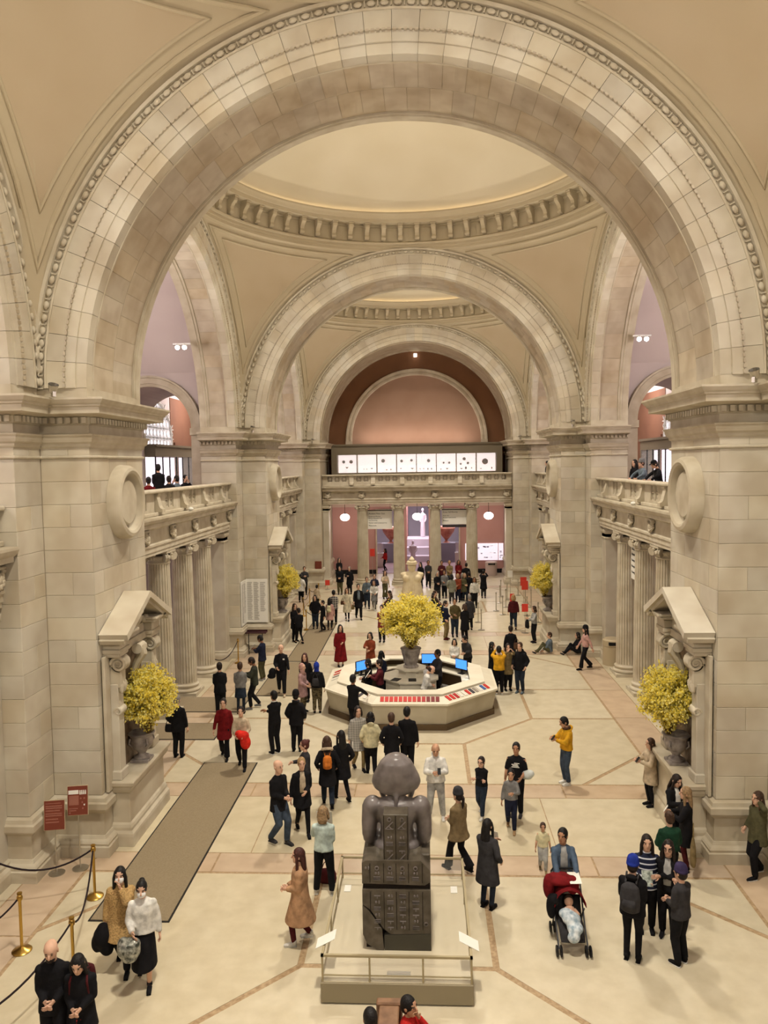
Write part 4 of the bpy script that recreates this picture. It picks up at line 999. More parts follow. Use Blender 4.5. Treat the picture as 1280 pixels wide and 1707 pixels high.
for sx in (-1, 1): g.ell((X+sx*.09,Y-.27,2.64), .05,.03,.03, 6, 5)
for k in range(16):
    a = PI+PI*k/15; g.tube([(X+.47*math.cos(a), Y+.4*math.sin(a), 1.7), (X+.56*math.cos(a), Y+.47*math.sin(a), 1.1), (X+.52*math.cos(a), Y+.44*math.sin(a), .56)], [.03,.05,.05], 6)
o = ob('body', g, MARB, at); remesh_mod(o, .03, 3)
g = G(); g.ell((X,Y-.02,2.80), .29,.31,.17, 16, 8); g.tube([(X,Y-.05,2.86),(X,Y-.03,3.04),(X,Y,3.14)], [.23,.11,.02], 12); g.lathe([(.27,2.76),(.34,2.74),(.27,2.71)], 18, c=(X, Y-.05, 0)); g.ell((X,Y+.2,2.5), .2,.16,.28, 10, 8)
ob('helmet', g, MARB, at, smooth='all')
ob('plinth', G().bbox(X-1.1, X+1.1, Y-1.1, Y+1.1, 0, .42, .02).bbox(X-.62, X+.62, Y-.55, Y+.55, .42, .57, .015), STONE, at)

# ---- runners (carpets)
CARP = mat('taupe carpet', lin(148,132,106), .95, lin(140,124,98), 30, 0, .2, 200); CEDGE = mat('carpet edge', lin(40,36,32), .8)
def carpet(x0, x1, y0, y1, label):
    t = thing('carpet', label, 'carpet', ((x0+x1)/2, (y0+y1)/2, 0))
    ob('border', G().box(x0, x1, y0, y1, .001, .012), CEDGE, t); ob('pile', G().box(x0+.035, x1-.035, y0+.035, y1-.035, .005, .018), CARP, t)
carpet(-5.66, -4.16, 13.27, 20.75, 'long taupe runner carpet beside the near left pier'); carpet(-5.36, -4.06, 31.7, 39.6, 'taupe runner carpet by the middle left pier with stanchions')
carpet(-8.9, -5.85, 22.5, 24.0, 'dark taupe cross runner at the left colonnade'); carpet(-8.9, -5.7, 25.1, 26.75, 'second taupe cross runner between the left columns'); carpet(-5.6, -4.0, 26.9, 31.6, 'pale taupe runner carpet left of the desk'.replace('pale taupe', 'short taupe'))

# ---- stanchions and ropes
gs = G().lathe([(0,0),(.16,0),(.165,.015),(.14,.035),(.06,.06),(.03,.08),(.0,.08)], 20)
SB = gs.mesh('base', BRASS, 40); SP = G().tube([(0,0,.06),(0,0,.93)], .026, 12).mesh('post', BRASS, 40)
SH = G().lathe([(0,.90),(.045,.90),(.05,.93),(.045,.97),(.03,.99),(.045,1.01),(.04,1.03),(0,1.04)], 14).mesh('finial', BRASS, 40)
def stanchion(x, y, label, steel=False):
    t = thing('stanchion', label, 'stanchion', (x, y, 0), 0, 'rope barrier stanchions'); inst('base', SB, t); inst('post', SP, t); inst('finial', SH, t); return t
def rope(p, q, sag, label, z=.95, r=.017):
    pts = [Vector((p[0]+(q[0]-p[0])*t, p[1]+(q[1]-p[1])*t, z-sag*4*t*(1-t))) for t in np.linspace(0, 1, 15)]
    o = ob('rope', G().tube(pts, r, 6), ROPE, smooth='all'); tag(o, label, 'rope', 'velvet barrier ropes')
n1, n2, n3 = (-5.87,14.07), (-6.42,12.4), (-5.2,11.72)
stanchion(*n1, 'brass stanchion standing by the corner of the near runner carpet'); stanchion(*n2, 'brass stanchion closest to the lower left edge'); stanchion(*n3, 'brass stanchion behind the bald man in black')
rope((-7.6,13.6), n1, .30, 'dark rope hanging in front of the two brown signs'); rope(n1, n3, .42, 'dark rope between the carpet stanchion and the bald man'); rope(n2, (-7.3,11.4), .3, 'dark rope running off the lower left edge'); rope(n3, (-5.9,9.2), .35, 'dark rope passing behind the bald man to the bottom edge')
for k, (x, y) in enumerate([(-5.41,37.9),(-6.1,41.4),(-6.2,44.4),(-5.95,46.4)]): stanchion(x, y, f'{ORD[k]} brass stanchion of the queue beyond the middle left pier')
for p, q, n in (((-5.41,37.9),(-6.1,41.4),'first'),((-6.1,41.4),(-6.2,44.4),'second'),((-5.41,37.9),(-4.6,38.2),'short'),((-5.95,46.4),(-6.2,44.4),'third')): rope(p, q, .25, f'{n} dark rope of the queue beyond the middle left pier')
stanchion(-7.29, 31.5, 'stanchion post by the left pilaster under the directory board'); rope((-7.29,31.5), (-7.4,28.4), .3, 'dark rope strung along the left colonnade')
SPT = G().tube([(0,0,.04),(0,0,1.0)], .024, 10).mesh('post', STEEL, 40); SBT = G().lathe([(0,0),(.17,0),(.17,.02),(.05,.045),(0,.045)], 18).mesh('base', STEEL, 40)
SHT = G().box(-.035,.035,-.035,.035,.94,1.04).mesh('belt_head', STEEL)
RIGHTST = [(3.23,37.7),(3.2,39.5),(4.65,41.5),(5.05,43.7),(4.84,45.0),(5.36,46.0),(5.1,47.1),(4.4,42.6),(6.23,39.4),(6.45,43.6),(6.3,45.0),(6.2,47.6),(5.9,41.2)]
for k, (x, y) in enumerate(RIGHTST):
    t = thing('stanchion', f'slim steel queue post, {("first","second","third","fourth","fifth","sixth","seventh","eighth","ninth","tenth","eleventh","twelfth","thirteenth")[k]} of the posts beyond the middle right pier', 'stanchion', (x, y, 0), 0, 'steel queue posts'); inst('base', SBT, t); inst('post', SPT, t); inst('belt_head', SHT, t)
REDM = mat('red sign', lin(226,70,56), .5)
def sign_stand(x, y, h, w, hh, m, label, rz=0, rot=0, face=None):
    t = thing('sign_stand', label, 'sign', (x, y, 0), rz)
    ob('base', G().lathe([(0,0),(.17,0),(.17,.015),(.03,.03),(0,.03)], 20), STEEL, t, world=False, smooth=40); ob('pole', G().tube([(0,0,.02),(0,0,h)], .013, 8), STEEL, t, world=False)
    ob('sign_board', G().bbox(-w/2, w/2, -.012, .012, h-.02, h-.02+hh, .003), m, t, world=False)
    return t
sign_stand(5.26, 37.0, 1.05, .30, .38, REDM, 'red sign on a steel pole in the queue beside the right pier'); sign_stand(4.9, 39.2, 1.15, .22, .4, REDM, 'narrow red sign behind the blond woman'); sign_stand(-3.3, 56.0, 1.5, .35, .55, REDM, 'red sign beside the first far column')
sign_stand(6.0, 42.8, 1.15, .35, .5, REDM, 'first red sign panel by the right forsythia'); sign_stand(6.1, 44.2, 1.15, .35, .5, REDM, 'second red sign panel by the right forsythia'); sign_stand(5.6, 46.5, 1.3, .3, .4, WHITE, 'white sign on a pole near the far right pier')
BRN = mat('brown sign', lin(126,62,46), .55); BRL = mat('brown sign print', lin(160,104,88), .6); BFR = mat('sign frame', lin(206,190,160), .4, metal=.5)
for k, (x, y, lab) in enumerate(((-7.02, 14.9, 'brown text sign on a thin pole by the near left pier'), (-6.62, 15.1, 'brown sign with white pictograms and band by the near left pier'))):
    t = thing('sign_stand', lab, 'sign', (x, y, 0), .18)
    h = .92+.22*k
    ob('base', G().lathe([(0,0),(.16,0),(.16,.012),(.03,.03),(0,.03)], 24), STEEL, t, world=False, smooth=40); ob('pole', G().tube([(0,0,.02),(0,0,h+.1)], .013, 8), STEEL, t, world=False)
    M = T(0,-.02,h) @ Rx(math.radians(-6))
    ob('sign_frame', G().bbox(-.205,.205,-.01,.012,-.01,.59,.003,M), BFR, t, world=False); bd = ob('sign_board', G().box(-.195,.195,-.013,-.009,0,.58,M), BRN, t, world=False)
    g = G()
    if k == 0:
        for q, (a, z) in enumerate(((.15,.52),(.16,.46),(.16,.42),(.14,.37),(.16,.31),(.16,.27),(.12,.2),(.13,.14))): g.box(-.17, -.17+2*a, -.016, -.013, z, z+(.022 if q else .012), M)
        ob('print', g, BRL, bd, world=False)
    else:
        ob('print', G().box(-.18,.02,-.016,-.013,.42,.50,M), WHITE, bd, world=False); ob('print', G().box(-.17,.02,-.016,-.013,.2,.39,M), BRL, bd, world=False)
        for xx, zz in ((.05,.45),(.085,.45),(.12,.45),(.155,.45)):
            ob('pictogram', G().box(xx-.012, xx+.012,-.016,-.013,zz-.04,zz+.02,M).lathe([(0,-.016),(.012,-.016),(.012,-.013),(0,-.013)], 10, M=M @ T(xx, 0, zz+.035) @ Rx(PI/2) @ T(0,0,.029)), WHITE, bd, world=False)
        for xx, zz in ((.06,.33),(.13,.33),(.09,.25),(.13,.2),(.10,.13)): ob('pictogram', G().box(xx-.014, xx+.014,-.016,-.013,zz-.016,zz+.016,M), WHITE if zz in (.2,) else BRL, bd, world=False)
        ob('print', G().box(-.17,.0,-.016,-.013,.12,.14,M).box(-.17,-.03,-.016,-.013,.08,.10,M).box(-.17,-.14,-.016,-.013,.03,.06,M), BRL, bd, world=False)

# ---- directory boards on the middle left pier
INK = mat('grey print', lin(150,144,136), .7)
def board(name, label, c, w, h, rz, cols, rows):
    t = thing(name, label, 'board', c, rz); ob('panel', G().bbox(-w/2, w/2, -.02, .02, 0, h, .004), WHITE, t, world=False)
    cw = (w-.1)/cols
    for k in range(cols):
        g = G(); rn = random.Random(k)
        for r in range(rows if k < cols-1 else int(rows*.8)):
            z = h-.14-(h-.24)*r/rows; g.box(-w/2+.06+k*cw, -w/2+.06+k*cw+cw*rn.uniform(.55,.85), -.024, -.02, z-.006, z+.006)
        ob('text_column', g, INK, t, world=False, kind='stuff')
board('donor_board', 'tall white board of names in three columns on the middle left pier', (-6.87, 33.42, 1.32), .96, 1.92, 0, 3, 46)
board('donor_board', 'white board of names turned side on along the middle left pier', (-7.36, 32.98, 1.30), .85, 1.92, PI/2, 2, 46)
t = thing('brochure_stand', 'dark metal stand with shallow tray under the white board of names', 'stand', (-6.87, 32.95, 0))
g = G()
for sx in (-1, 1): ob('leg', G().box(sx*.3-.015, sx*.3+.015, -.015, .015, 0, .95), BLACKM, t, world=False)
ob('tray', G().bbox(-.5,.5,-.16,.16,.95,1.0,.01).box(-.5,.5,.12,.16,1.0,1.06), mat('dark red lacquer', lin(60,30,34), .4), t, world=False)

# ---- banners and far vestibule
LET = []
def banner(label, x0, x1, y, z0, z1, lines, dark=False, rz=None):
    t = thing('banner', label, 'banner', ((x0+x1)/2, y, z0)); w = x1-x0
    ob('cloth', G().box(-w/2, w/2, -.01, .01, 0, z1-z0), WHITE, t, world=False)
    ob('top_bar', G().box(-w/2, w/2, -.03, .03, z1-z0, z1-z0+.06), BLACKM, t, world=False)
    for sx in (-1, 1): ob('hanging_cord', G().tube([(sx*w*.42,0,z1-z0+.05),(sx*w*.42,0,5.5-z0)], .008, 5), BLACKM, t, world=False)
    for k, tx in enumerate(lines):
        if not tx[0]: continue
        c = bpy.data.curves.new('lettering', 'FONT'); c.body = tx[0]; c.size = tx[2]; c.extrude = .002; c.materials.append(BLACKM)
        LET.append((c, t, (-w/2+.08, -.014, tx[1])))
    return t
banner('white banner with black lettering between the first two far columns', -3.36, -1.68, 52.62, 3.76, 5.0, [('Ancient Near East',1.0,.15),('Greek and Roman',.82,.11),('Africa, Oceania, and',.69,.11),('the Americas',.56,.11),('Modern and Contemporary',.38,.11),('Restaurants',.20,.11)])
banner('white banner with black lettering between the last two far columns', 1.68, 3.38, 52.62, 4.02, 5.0, [('Great Hall Balcony',.8,.13),('Asian Art',.56,.11),('Musical Instruments',.43,.11),('Museum',.22,.11)])
o = ob('banner_strip', G().box(1.72,3.34,52.60,52.64,3.82,4.0), mat('dark banner cloth', lin(60,54,54), .8)); tag(o, 'narrow dark strip hanging below the right far banner', 'banner')
t = banner('white banner seen edge on between the right colonnade columns', -.62, .62, 0, 3.8, 5.12, [('European Sculpture',1.08,.12),('Medieval Art',.88,.12),('Paintings',.66,.12),('Photographs',.44,.12),('Drawings',.22,.12)])
t.location = (8.2, 28.55, 3.8); t.rotation_euler = (0, 0, -PI/2-.0)
tmp = []
for c, t, l in LET: o = bpy.data.objects.new('lettering_source', c); COL.objects.link(o); tmp.append(o)
bpy.context.view_layer.update(); dg = bpy.context.evaluated_depsgraph_get()
for o, (c, t, l) in zip(tmp, LET):
    me = bpy.data.meshes.new_from_object(o.evaluated_get(dg)); inst('lettering', me, t, l, (PI/2, 0, 0), kind='stuff')
for o in tmp: bpy.data.objects.remove(o)
GLOB = mat('globe lamp glass', lin(255,246,235), .4, emit=(1,.93,.85,1), es=6)
for x, n in ((-5.1,'left'), (5.0,'right'), (0,'middle')):
    t = thing('pendant_lamp', f'glowing white globe lamp hanging in the {n} of the far vestibule', 'lamp', (x, 54.5, 4.45), 0, 'globe lamps')
    g = G(); g.ell((0,0,0), .34,.34,.26, 20, 12); ob('globe', g, GLOB, t, world=False, smooth='all'); ob('cord', G().tube([(0,0,.25),(0,0,1.45)], .015, 6).lathe([(0,.24),(.1,.24),(.06,.3),(0,.3)], 12), BLACKM, t, world=False)
MAPS = mat('lit map screen', lin(240,232,240), .4, emit=(.95,.88,1,1), es=.9); MPR = mat('map print', lin(176,168,196), .6)
for x0, x1, n in ((3.5,5.9,'large'), (5.95,6.3,'narrow')):
    t = thing('map_screen', f'{n} glowing white floor plan panel on the right rose wall', 'screen', ((x0+x1)/2, 57.42, .95)); ob('panel', G().box(x0, x1, 57.40, 57.44, .95, 2.2), MAPS, t)
    g = G(); rn = random.Random(3)
    for k in range(14 if n == 'large' else 4): xx = rn.uniform(x0+.1, x1-.25); zz = rn.uniform(1.05, 2.0); g.box(xx, xx+rn.uniform(.06,.22), 57.394, 57.40, zz, zz+rn.uniform(.02,.12))
    ob('print', g, MPR, t, kind='stuff')
def bin_(x, y, r, h, label, m):
    t = thing('trash_bin', label, 'bin', (x, y, 0)); ob('body', G().lathe([(0,0),(r,0),(r,h*.72),(r*.97,h*.73),(0,h*.73)], 28), m, t, world=False, smooth=40)
    ob('lid', G().lathe([(r*1.02,h*.74),(r*1.02,h*.95),(r*.9,h),(0,h)], 28), m, t, world=False, smooth=40); ob('opening', G().bbox(-r*.6,r*.6,-r*1.04,-r*.5,h*.80,h*.92,.01), BLACKM, t, world=False)
BINM = mat('beige bin enamel', lin(190,172,140), .5)
bin_(8.0, 31.2, .38, 1.05, 'round beige waste bin beside the right colonnade pilaster', BINM); bin_(5.3, 56.2, .42, 1.0, 'round pale waste bin below the floor plan panel', mat('pale bin enamel', lin(206,186,176), .5))
# things in the rooms beyond
VASE = mat('terracotta krater', lin(206,146,120), .5, lin(170,100,80), 3)
for x, n in ((-2.3,'left'), (2.3,'right')):
    o = ob('krater_vase', G().lathe([(0,0),(.28,0),(.12,.12),(.10,.22),(.3,.45),(.62,.9),(.72,1.2),(.66,1.35),(.0,1.35)], 28), VASE, smooth=40); o.location = (x, 64.0, 1.62); tag(o, f'big terracotta krater on a grey block beyond the {n} doorway', 'vase')
    o = ob('plinth_block', G().bbox(-.75,.75,-.5,.5,0,1.6,.02), mat('grey plinth', lin(128,122,130), .7)); o.location = (x, 64.0, .02); tag(o, f'grey display block carrying the krater beyond the {n} doorway', 'plinth')
    t = thing('white_pedestal', f'white pedestal with glass hood beyond the {n} doorway', 'pedestal', (x+(.9 if x > 0 else -.75), 61.2, .02)); ob('base', G().bbox(-.3,.3,-.3,.3,0,1.1,.01), WHITE, t, world=False); ob('hood', G().box(-.28,.28,-.28,.28,1.1,1.9), mat('hood glass', lin(235,235,245), .05, alpha=.35), t, world=False); ob('figurine', G().lathe([(0,1.1),(.08,1.1),(.05,1.25),(.10,1.45),(.04,1.6),(.07,1.7),(0,1.78)], 12), MARB, t, world=False, smooth='all')
WST = mat('white lit marble', lin(244,240,248), .5)
for x, y, z, h, lb in ((-.45, 62.5, .02, 2.0, 'bright white statue on the left of the central passage'), (.35, 68.5, 1.7, 2.6, 'bright white statue high at the end of the central passage')):
    g = G().tube([(0,0,0),(0,0,h*.35),(0,0,h*.55),(0,0,h*.75),(0,0,h*.82)], [.22,.2,.17,.24,.1], 14); g.ell((0,0,h*.91), .12,.13,.17, 10, 8)
    for sx in (-1, 1): g.tube([(sx*.22,0,h*.76),(sx*.3,0,h*.6),(sx*.2,-.1,h*.5)], [.08,.07,.05], 8)
    o = ob('white_statue', g, WST); o.location = (x, y, z); remesh_mod(o, .04, 3); tag(o, lb, 'statue')
for sx, n in ((-1,'left'), (1,'right')):
    p = floor_at(303 if sx < 0 else 1070, 580 if sx < 0 else 566, 12.9)
    t = thing('spotlight', f'twin white spotlight fixture on the {n} gallery vault', 'spotlight', p)
    ob('bracket', G().box(-.35,.35,-.04,.04,.12,.18), MATS['white paint'], t, world=False)
    for e in (-.14, .14):
        ob('lamp_head', G().tube([(e,.02,.12),(e,-.12,.0)], [.07,.10], 12, cap=False), MATS['white paint'], t, world=False)
        g = G(); g.ell((e,-.12,.0), .09,.05,.09, 12, 8); ob('bulb', g, mat('spot bulb', lin(255,250,240), .5, emit=(1,.96,.92,1), es=14), t, world=False)
# ---- bench in front of the platform, seen end on
WOOD = mat('walnut bench wood', lin(140,104,76), .45, lin(116,84,60), 7)
t = thing('double_bench', 'wooden back to back bench seen end on below the platform', 'bench', (-.03, 9.3, 0))
ob('backrest', G().bbox(-.12,.07,8.5,9.95,.05,.92,.02), WOOD, t); ob('top_cap', G().bbox(-.20,.15,9.92,10.05,.0,1.0,.02).bbox(-.16,.11,8.5,9.95,.92,.97,.015), WOOD, t)
for sx in (-1, 1): ob('seat', G().bbox(*sorted((-.025+sx*.1, -.025+sx*.55)),8.5,9.9,.40,.46,.015), WOOD, t); ob('leg', G().box(*sorted((-.025+sx*.44, -.025+sx*.5)),9.78,9.86,0,.40), BLACKM, t); ob('leg', G().box(*sorted((-.025+sx*.44, -.025+sx*.5)),8.6,8.68,0,.40), BLACKM, t)
# small things in the aisle seen between the columns
for k, (y, z0, z1, lb) in enumerate(((24.2,1.0,3.4,'bright poster panel behind the left colonnade'), (27.6,1.2,2.4,'small bright panel low behind the left colonnade'))):
    o = ob('poster_panel', G().box(-13.27,-13.2,y-.8,y+.8,z0,z1), CASEG); tag(o, lb, 'poster')
for k, (y, lb) in enumerate(((21.8,'dark doorway far behind the left colonnade'), (29.5,'dark doorway at the far end of the left aisle'))):
    o = ob('door_'+str(k+1), G().box(-13.27,-13.2,y-.9,y+.9,0,4.2), mat('dark door', lin(52,42,44), .6)); tag(o, lb, 'door', kind='structure')
for k, (y, lb) in enumerate(((23.5,'dark doorway behind the right colonnade'), (28.8,'dark doorway at the far end of the right aisle'))):
    o = ob('door_'+str(k+3), G().box(13.2,13.27,y-.9,y+.9,0,4.2), MATS['dark door']); tag(o, lb, 'door', kind='structure')

# ---- lamps on the cornices, cameras and small signs
for i, yc in enumerate(BAYC):
    for sx in (-1, 1):
        for sy in (-1, 1):
            if i == 0 and sy < 0: continue
            t = thing('uplight_fixture', f'small metal uplight on the cornice, {SIDE[sx]} {"far" if sy > 0 else "near"} corner of the {("near", "middle", "far")[i]} bay', 'lamp', (sx*6.75, yc+sy*6.75, 9.615), math.atan2(sy, sx))
            ob('bracket', G().box(-.06,.06,-.03,.03,0,.10), STEEL, t, world=False); ob('housing', G().tube([(.05,0,.10),(-.03,0,.24)], [.07,.10], 10, cap=False).tube([(.05,0,.10),(.07,0,.07)], [.07,.03], 10), STEEL, t, world=False)
for sx in (-1, 1):
    t = thing('security_camera', f'small white camera on the {SIDE[sx]} gallery cornice of the middle bay', 'camera', (sx*7.42, 26.0, 6.70)); g = G(); g.ell((0,0,.06), .09,.13,.06, 12, 8); ob('housing', g, WHITE, t, world=False, smooth='all'); ob('mount', G().box(-.03,.03,-.03,.03,0,.05), WHITE, t, world=False)
for x, lb in ((-6.72, 'first small brown plaque on the far left pier'), (-6.5, 'second small brown plaque on the far left pier')):
    o = ob('plaque', G().bbox(x-.11, x+.11, 51.22, 51.27, 1.1, 1.75, .004), BRN); tag(o, lb, 'plaque')
sign_stand(-5.9, 50.3, .3, .3, .34, REDM, 'low red box sign before the far left pier')
# ================================================================== PEOPLE
PAL = dict(blk=(26,25,28), navy=(34,38,58), char=(62,60,62), grey=(132,130,128), lgrey=(176,174,170), white=(232,228,220), cream=(224,212,184), tan=(186,152,112), camel=(196,160,106), beige=(206,186,158),
  red=(196,44,40), dred=(120,24,28), maroon=(84,30,34), rust=(140,66,42), pink=(206,160,150), mauve=(176,140,138), olive=(92,88,62), dgreen=(28,62,44), jeans=(70,82,98), djeans=(44,52,66), denim=(84,100,120),
  khaki=(146,126,88), yellow=(226,168,40), orange=(214,124,50), mint=(206,222,214), blue=(40,60,160), purple=(62,52,86), brown=(96,68,50), teal=(70,92,96), lgold=(226,216,176), camo=(104,92,68), burg=(96,36,44), bluegrey=(110,122,132), teddy=(188,146,110))
HC = dict(blk=(24,20,20), dk=(40,28,24), br=(78,54,40), aub=(78,40,34), bl=(186,150,104), gr=(150,142,132), sandy=(168,136,98), red=(92,46,40))
SK = dict(l=(226,180,152), m=(204,156,124), d=(150,104,78), t=(188,138,106))
def cl(c, pat=None):
    k = c if isinstance(c, str) else '%d %d %d' % c; rgb = PAL[c] if isinstance(c, str) else c
    nm = f'cloth {k} {pat or ""}'.strip()
    if nm in MATS: return MATS[nm]
    c2 = tuple(max(0, v*.82-2) for v in rgb)
    if pat is None: return mat(nm, lin(*rgb), .85, lin(*c2), 9, 0, .35, 22, spec=.15)
    m = mat(nm, lin(*rgb), .85, spec=.15); nt = m.node_tree; N, L = nt.nodes, nt.links; b = N['Principled BSDF']
    tc = N.new('ShaderNodeTexCoord')
    other = {'stripe': (214,216,224), 'plaid': (188,180,168), 'check': (190,184,172), 'camo': (60,52,38), 'print': (170,80,70), 'fur': tuple(v*.86 for v in rgb)}[pat]
    mx = N.new('ShaderNodeMix'); mx.data_type = 'RGBA'; mx.inputs[6].default_value = lin(*rgb); mx.inputs[7].default_value = lin(*other)
    if pat in ('stripe', 'plaid', 'check'):
        sep = N.new('ShaderNodeSeparateXYZ'); L.new(tc.outputs['Object'], sep.inputs[0]); f = None
        axes = (2,) if pat == 'stripe' else (0, 2)
        for ax in axes:
            mu = N.new('ShaderNodeMath'); mu.operation = 'MULTIPLY'; mu.inputs[1].default_value = {'stripe': 11, 'plaid': 9, 'check': 16}[pat]; L.new(sep.outputs[ax], mu.inputs[0])
            fr = N.new('ShaderNodeMath'); fr.operation = 'FRACT'; L.new(mu.outputs[0], fr.inputs[0])
            gt = N.new('ShaderNodeMath'); gt.operation = 'LESS_THAN'; gt.inputs[1].default_value = {'stripe': .25, 'plaid': .4, 'check': .3}[pat]; L.new(fr.outputs[0], gt.inputs[0])
            if f is None: f = gt.outputs[0]
            else:
                ad = N.new('ShaderNodeMath'); ad.operation = 'ADD'; L.new(f, ad.inputs[0]); L.new(gt.outputs[0], ad.inputs[1])
                hv = N.new('ShaderNodeMath'); hv.operation = 'MULTIPLY'; hv.inputs[1].default_value = .5; L.new(ad.outputs[0], hv.inputs[0]); f = hv.outputs[0]
        L.new(f, mx.inputs[0])
    else:
        nz = N.new('ShaderNodeTexNoise'); nz.inputs['Scale'].default_value = {'camo': 14, 'print': 26, 'fur': 38}[pat]; L.new(tc.outputs['Object'], nz.inputs['Vector'])
        mr = N.new('ShaderNodeMapRange'); mr.inputs[1].default_value = .48; mr.inputs[2].default_value = .56; L.new(nz.outputs['Fac'], mr.inputs[0]); L.new(mr.outputs[0], mx.inputs[0])
        if pat == 'fur':
            bp = N.new('ShaderNodeBump'); bp.inputs['Strength'].default_value = .7; bp.inputs['Distance'].default_value = .03; L.new(nz.outputs['Fac'], bp.inputs['Height']); L.new(bp.outputs[0], b.inputs['Normal'])
    L.new(mx.outputs[2], b.inputs['Base Color']); return m
HAIRM = lambda k: mat('hair '+k, lin(*HC[k]), .55, lin(*[v*.7 for v in HC[k]]), 30, 0, .4, 60)
SKM = lambda k: mat('skin '+k, lin(*SK[k]), .55, lin(*[v*.93 for v in SK[k]]), 12)
EYE = mat('eye dark', lin(46,34,30), .4); LIP = mat('lips', lin(160,84,78), .5); NAIL = mat('shoe sole', lin(225,222,214), .6)
def ik(s, t, l1, l2, pole):
    d = t-s; L = min(d.length, (l1+l2)*.995); d.normalize(); t = s+d*L
    a = (l1*l1-l2*l2+L*L)/(2*L); h = math.sqrt(max(l1*l1-a*a, 0)); p = pole-d*pole.dot(d)
    p = p.normalized() if p.length > 1e-5 else d.orthogonal()
    return s+d*a+p*h, t
ARM = dict(down=(.27,-.03,.80), down2=(.30,.05,.82), swf=(.26,-.24,.88), swb=(.28,.22,.86), front=(.05,-.23,1.05), phone=(.06,-.32,1.20), phone1=(.10,-.34,1.22), ear=(.10,-.06,1.60), cam=(.09,-.34,1.56), pocket=(.24,-.10,.95), cross=(-.12,-.22,1.18),
  carry=(.14,-.26,1.02), push=(.17,-.44,1.02), hip=(.22,-.02,.98), chin=(.03,-.17,1.48), uphead=(.16,-.02,1.70), low=(.12,-.25,.86), lean=(.22,-.42,1.08), lap=(.12,-.36,.70), desk=(.18,-.40,.98), back=(.05,.16,.95), book=(.13,-.36,.62))
def hand(g, w, d, n, sd):
    """palm and five separate fingers; w wrist, d direction, n palm normal, sd thumb side"""
    g.tube([w-d*.02, w+d*.03, w+d*.075, w+d*.095], [(.022,.026),(.020,.038),(.018,.042),(.014,.036)], 8)
    for k, (o, L) in enumerate(((.030,.070),(.011,.080),(-.009,.075),(-.028,.060))):
        b = w+d*.085+sd*o; g.tube([b, b+d*L*.45+n*.008, b+d*L*.78+n*.028, b+d*L*.9+n*.045], [.0095,.009,.008,.006], 5)
    b = w+d*.03+sd*.032; g.tube([b, b+sd*.028+d*.03+n*.01, b+sd*.034+d*.062+n*.022], [.012,.011,.008], 5)
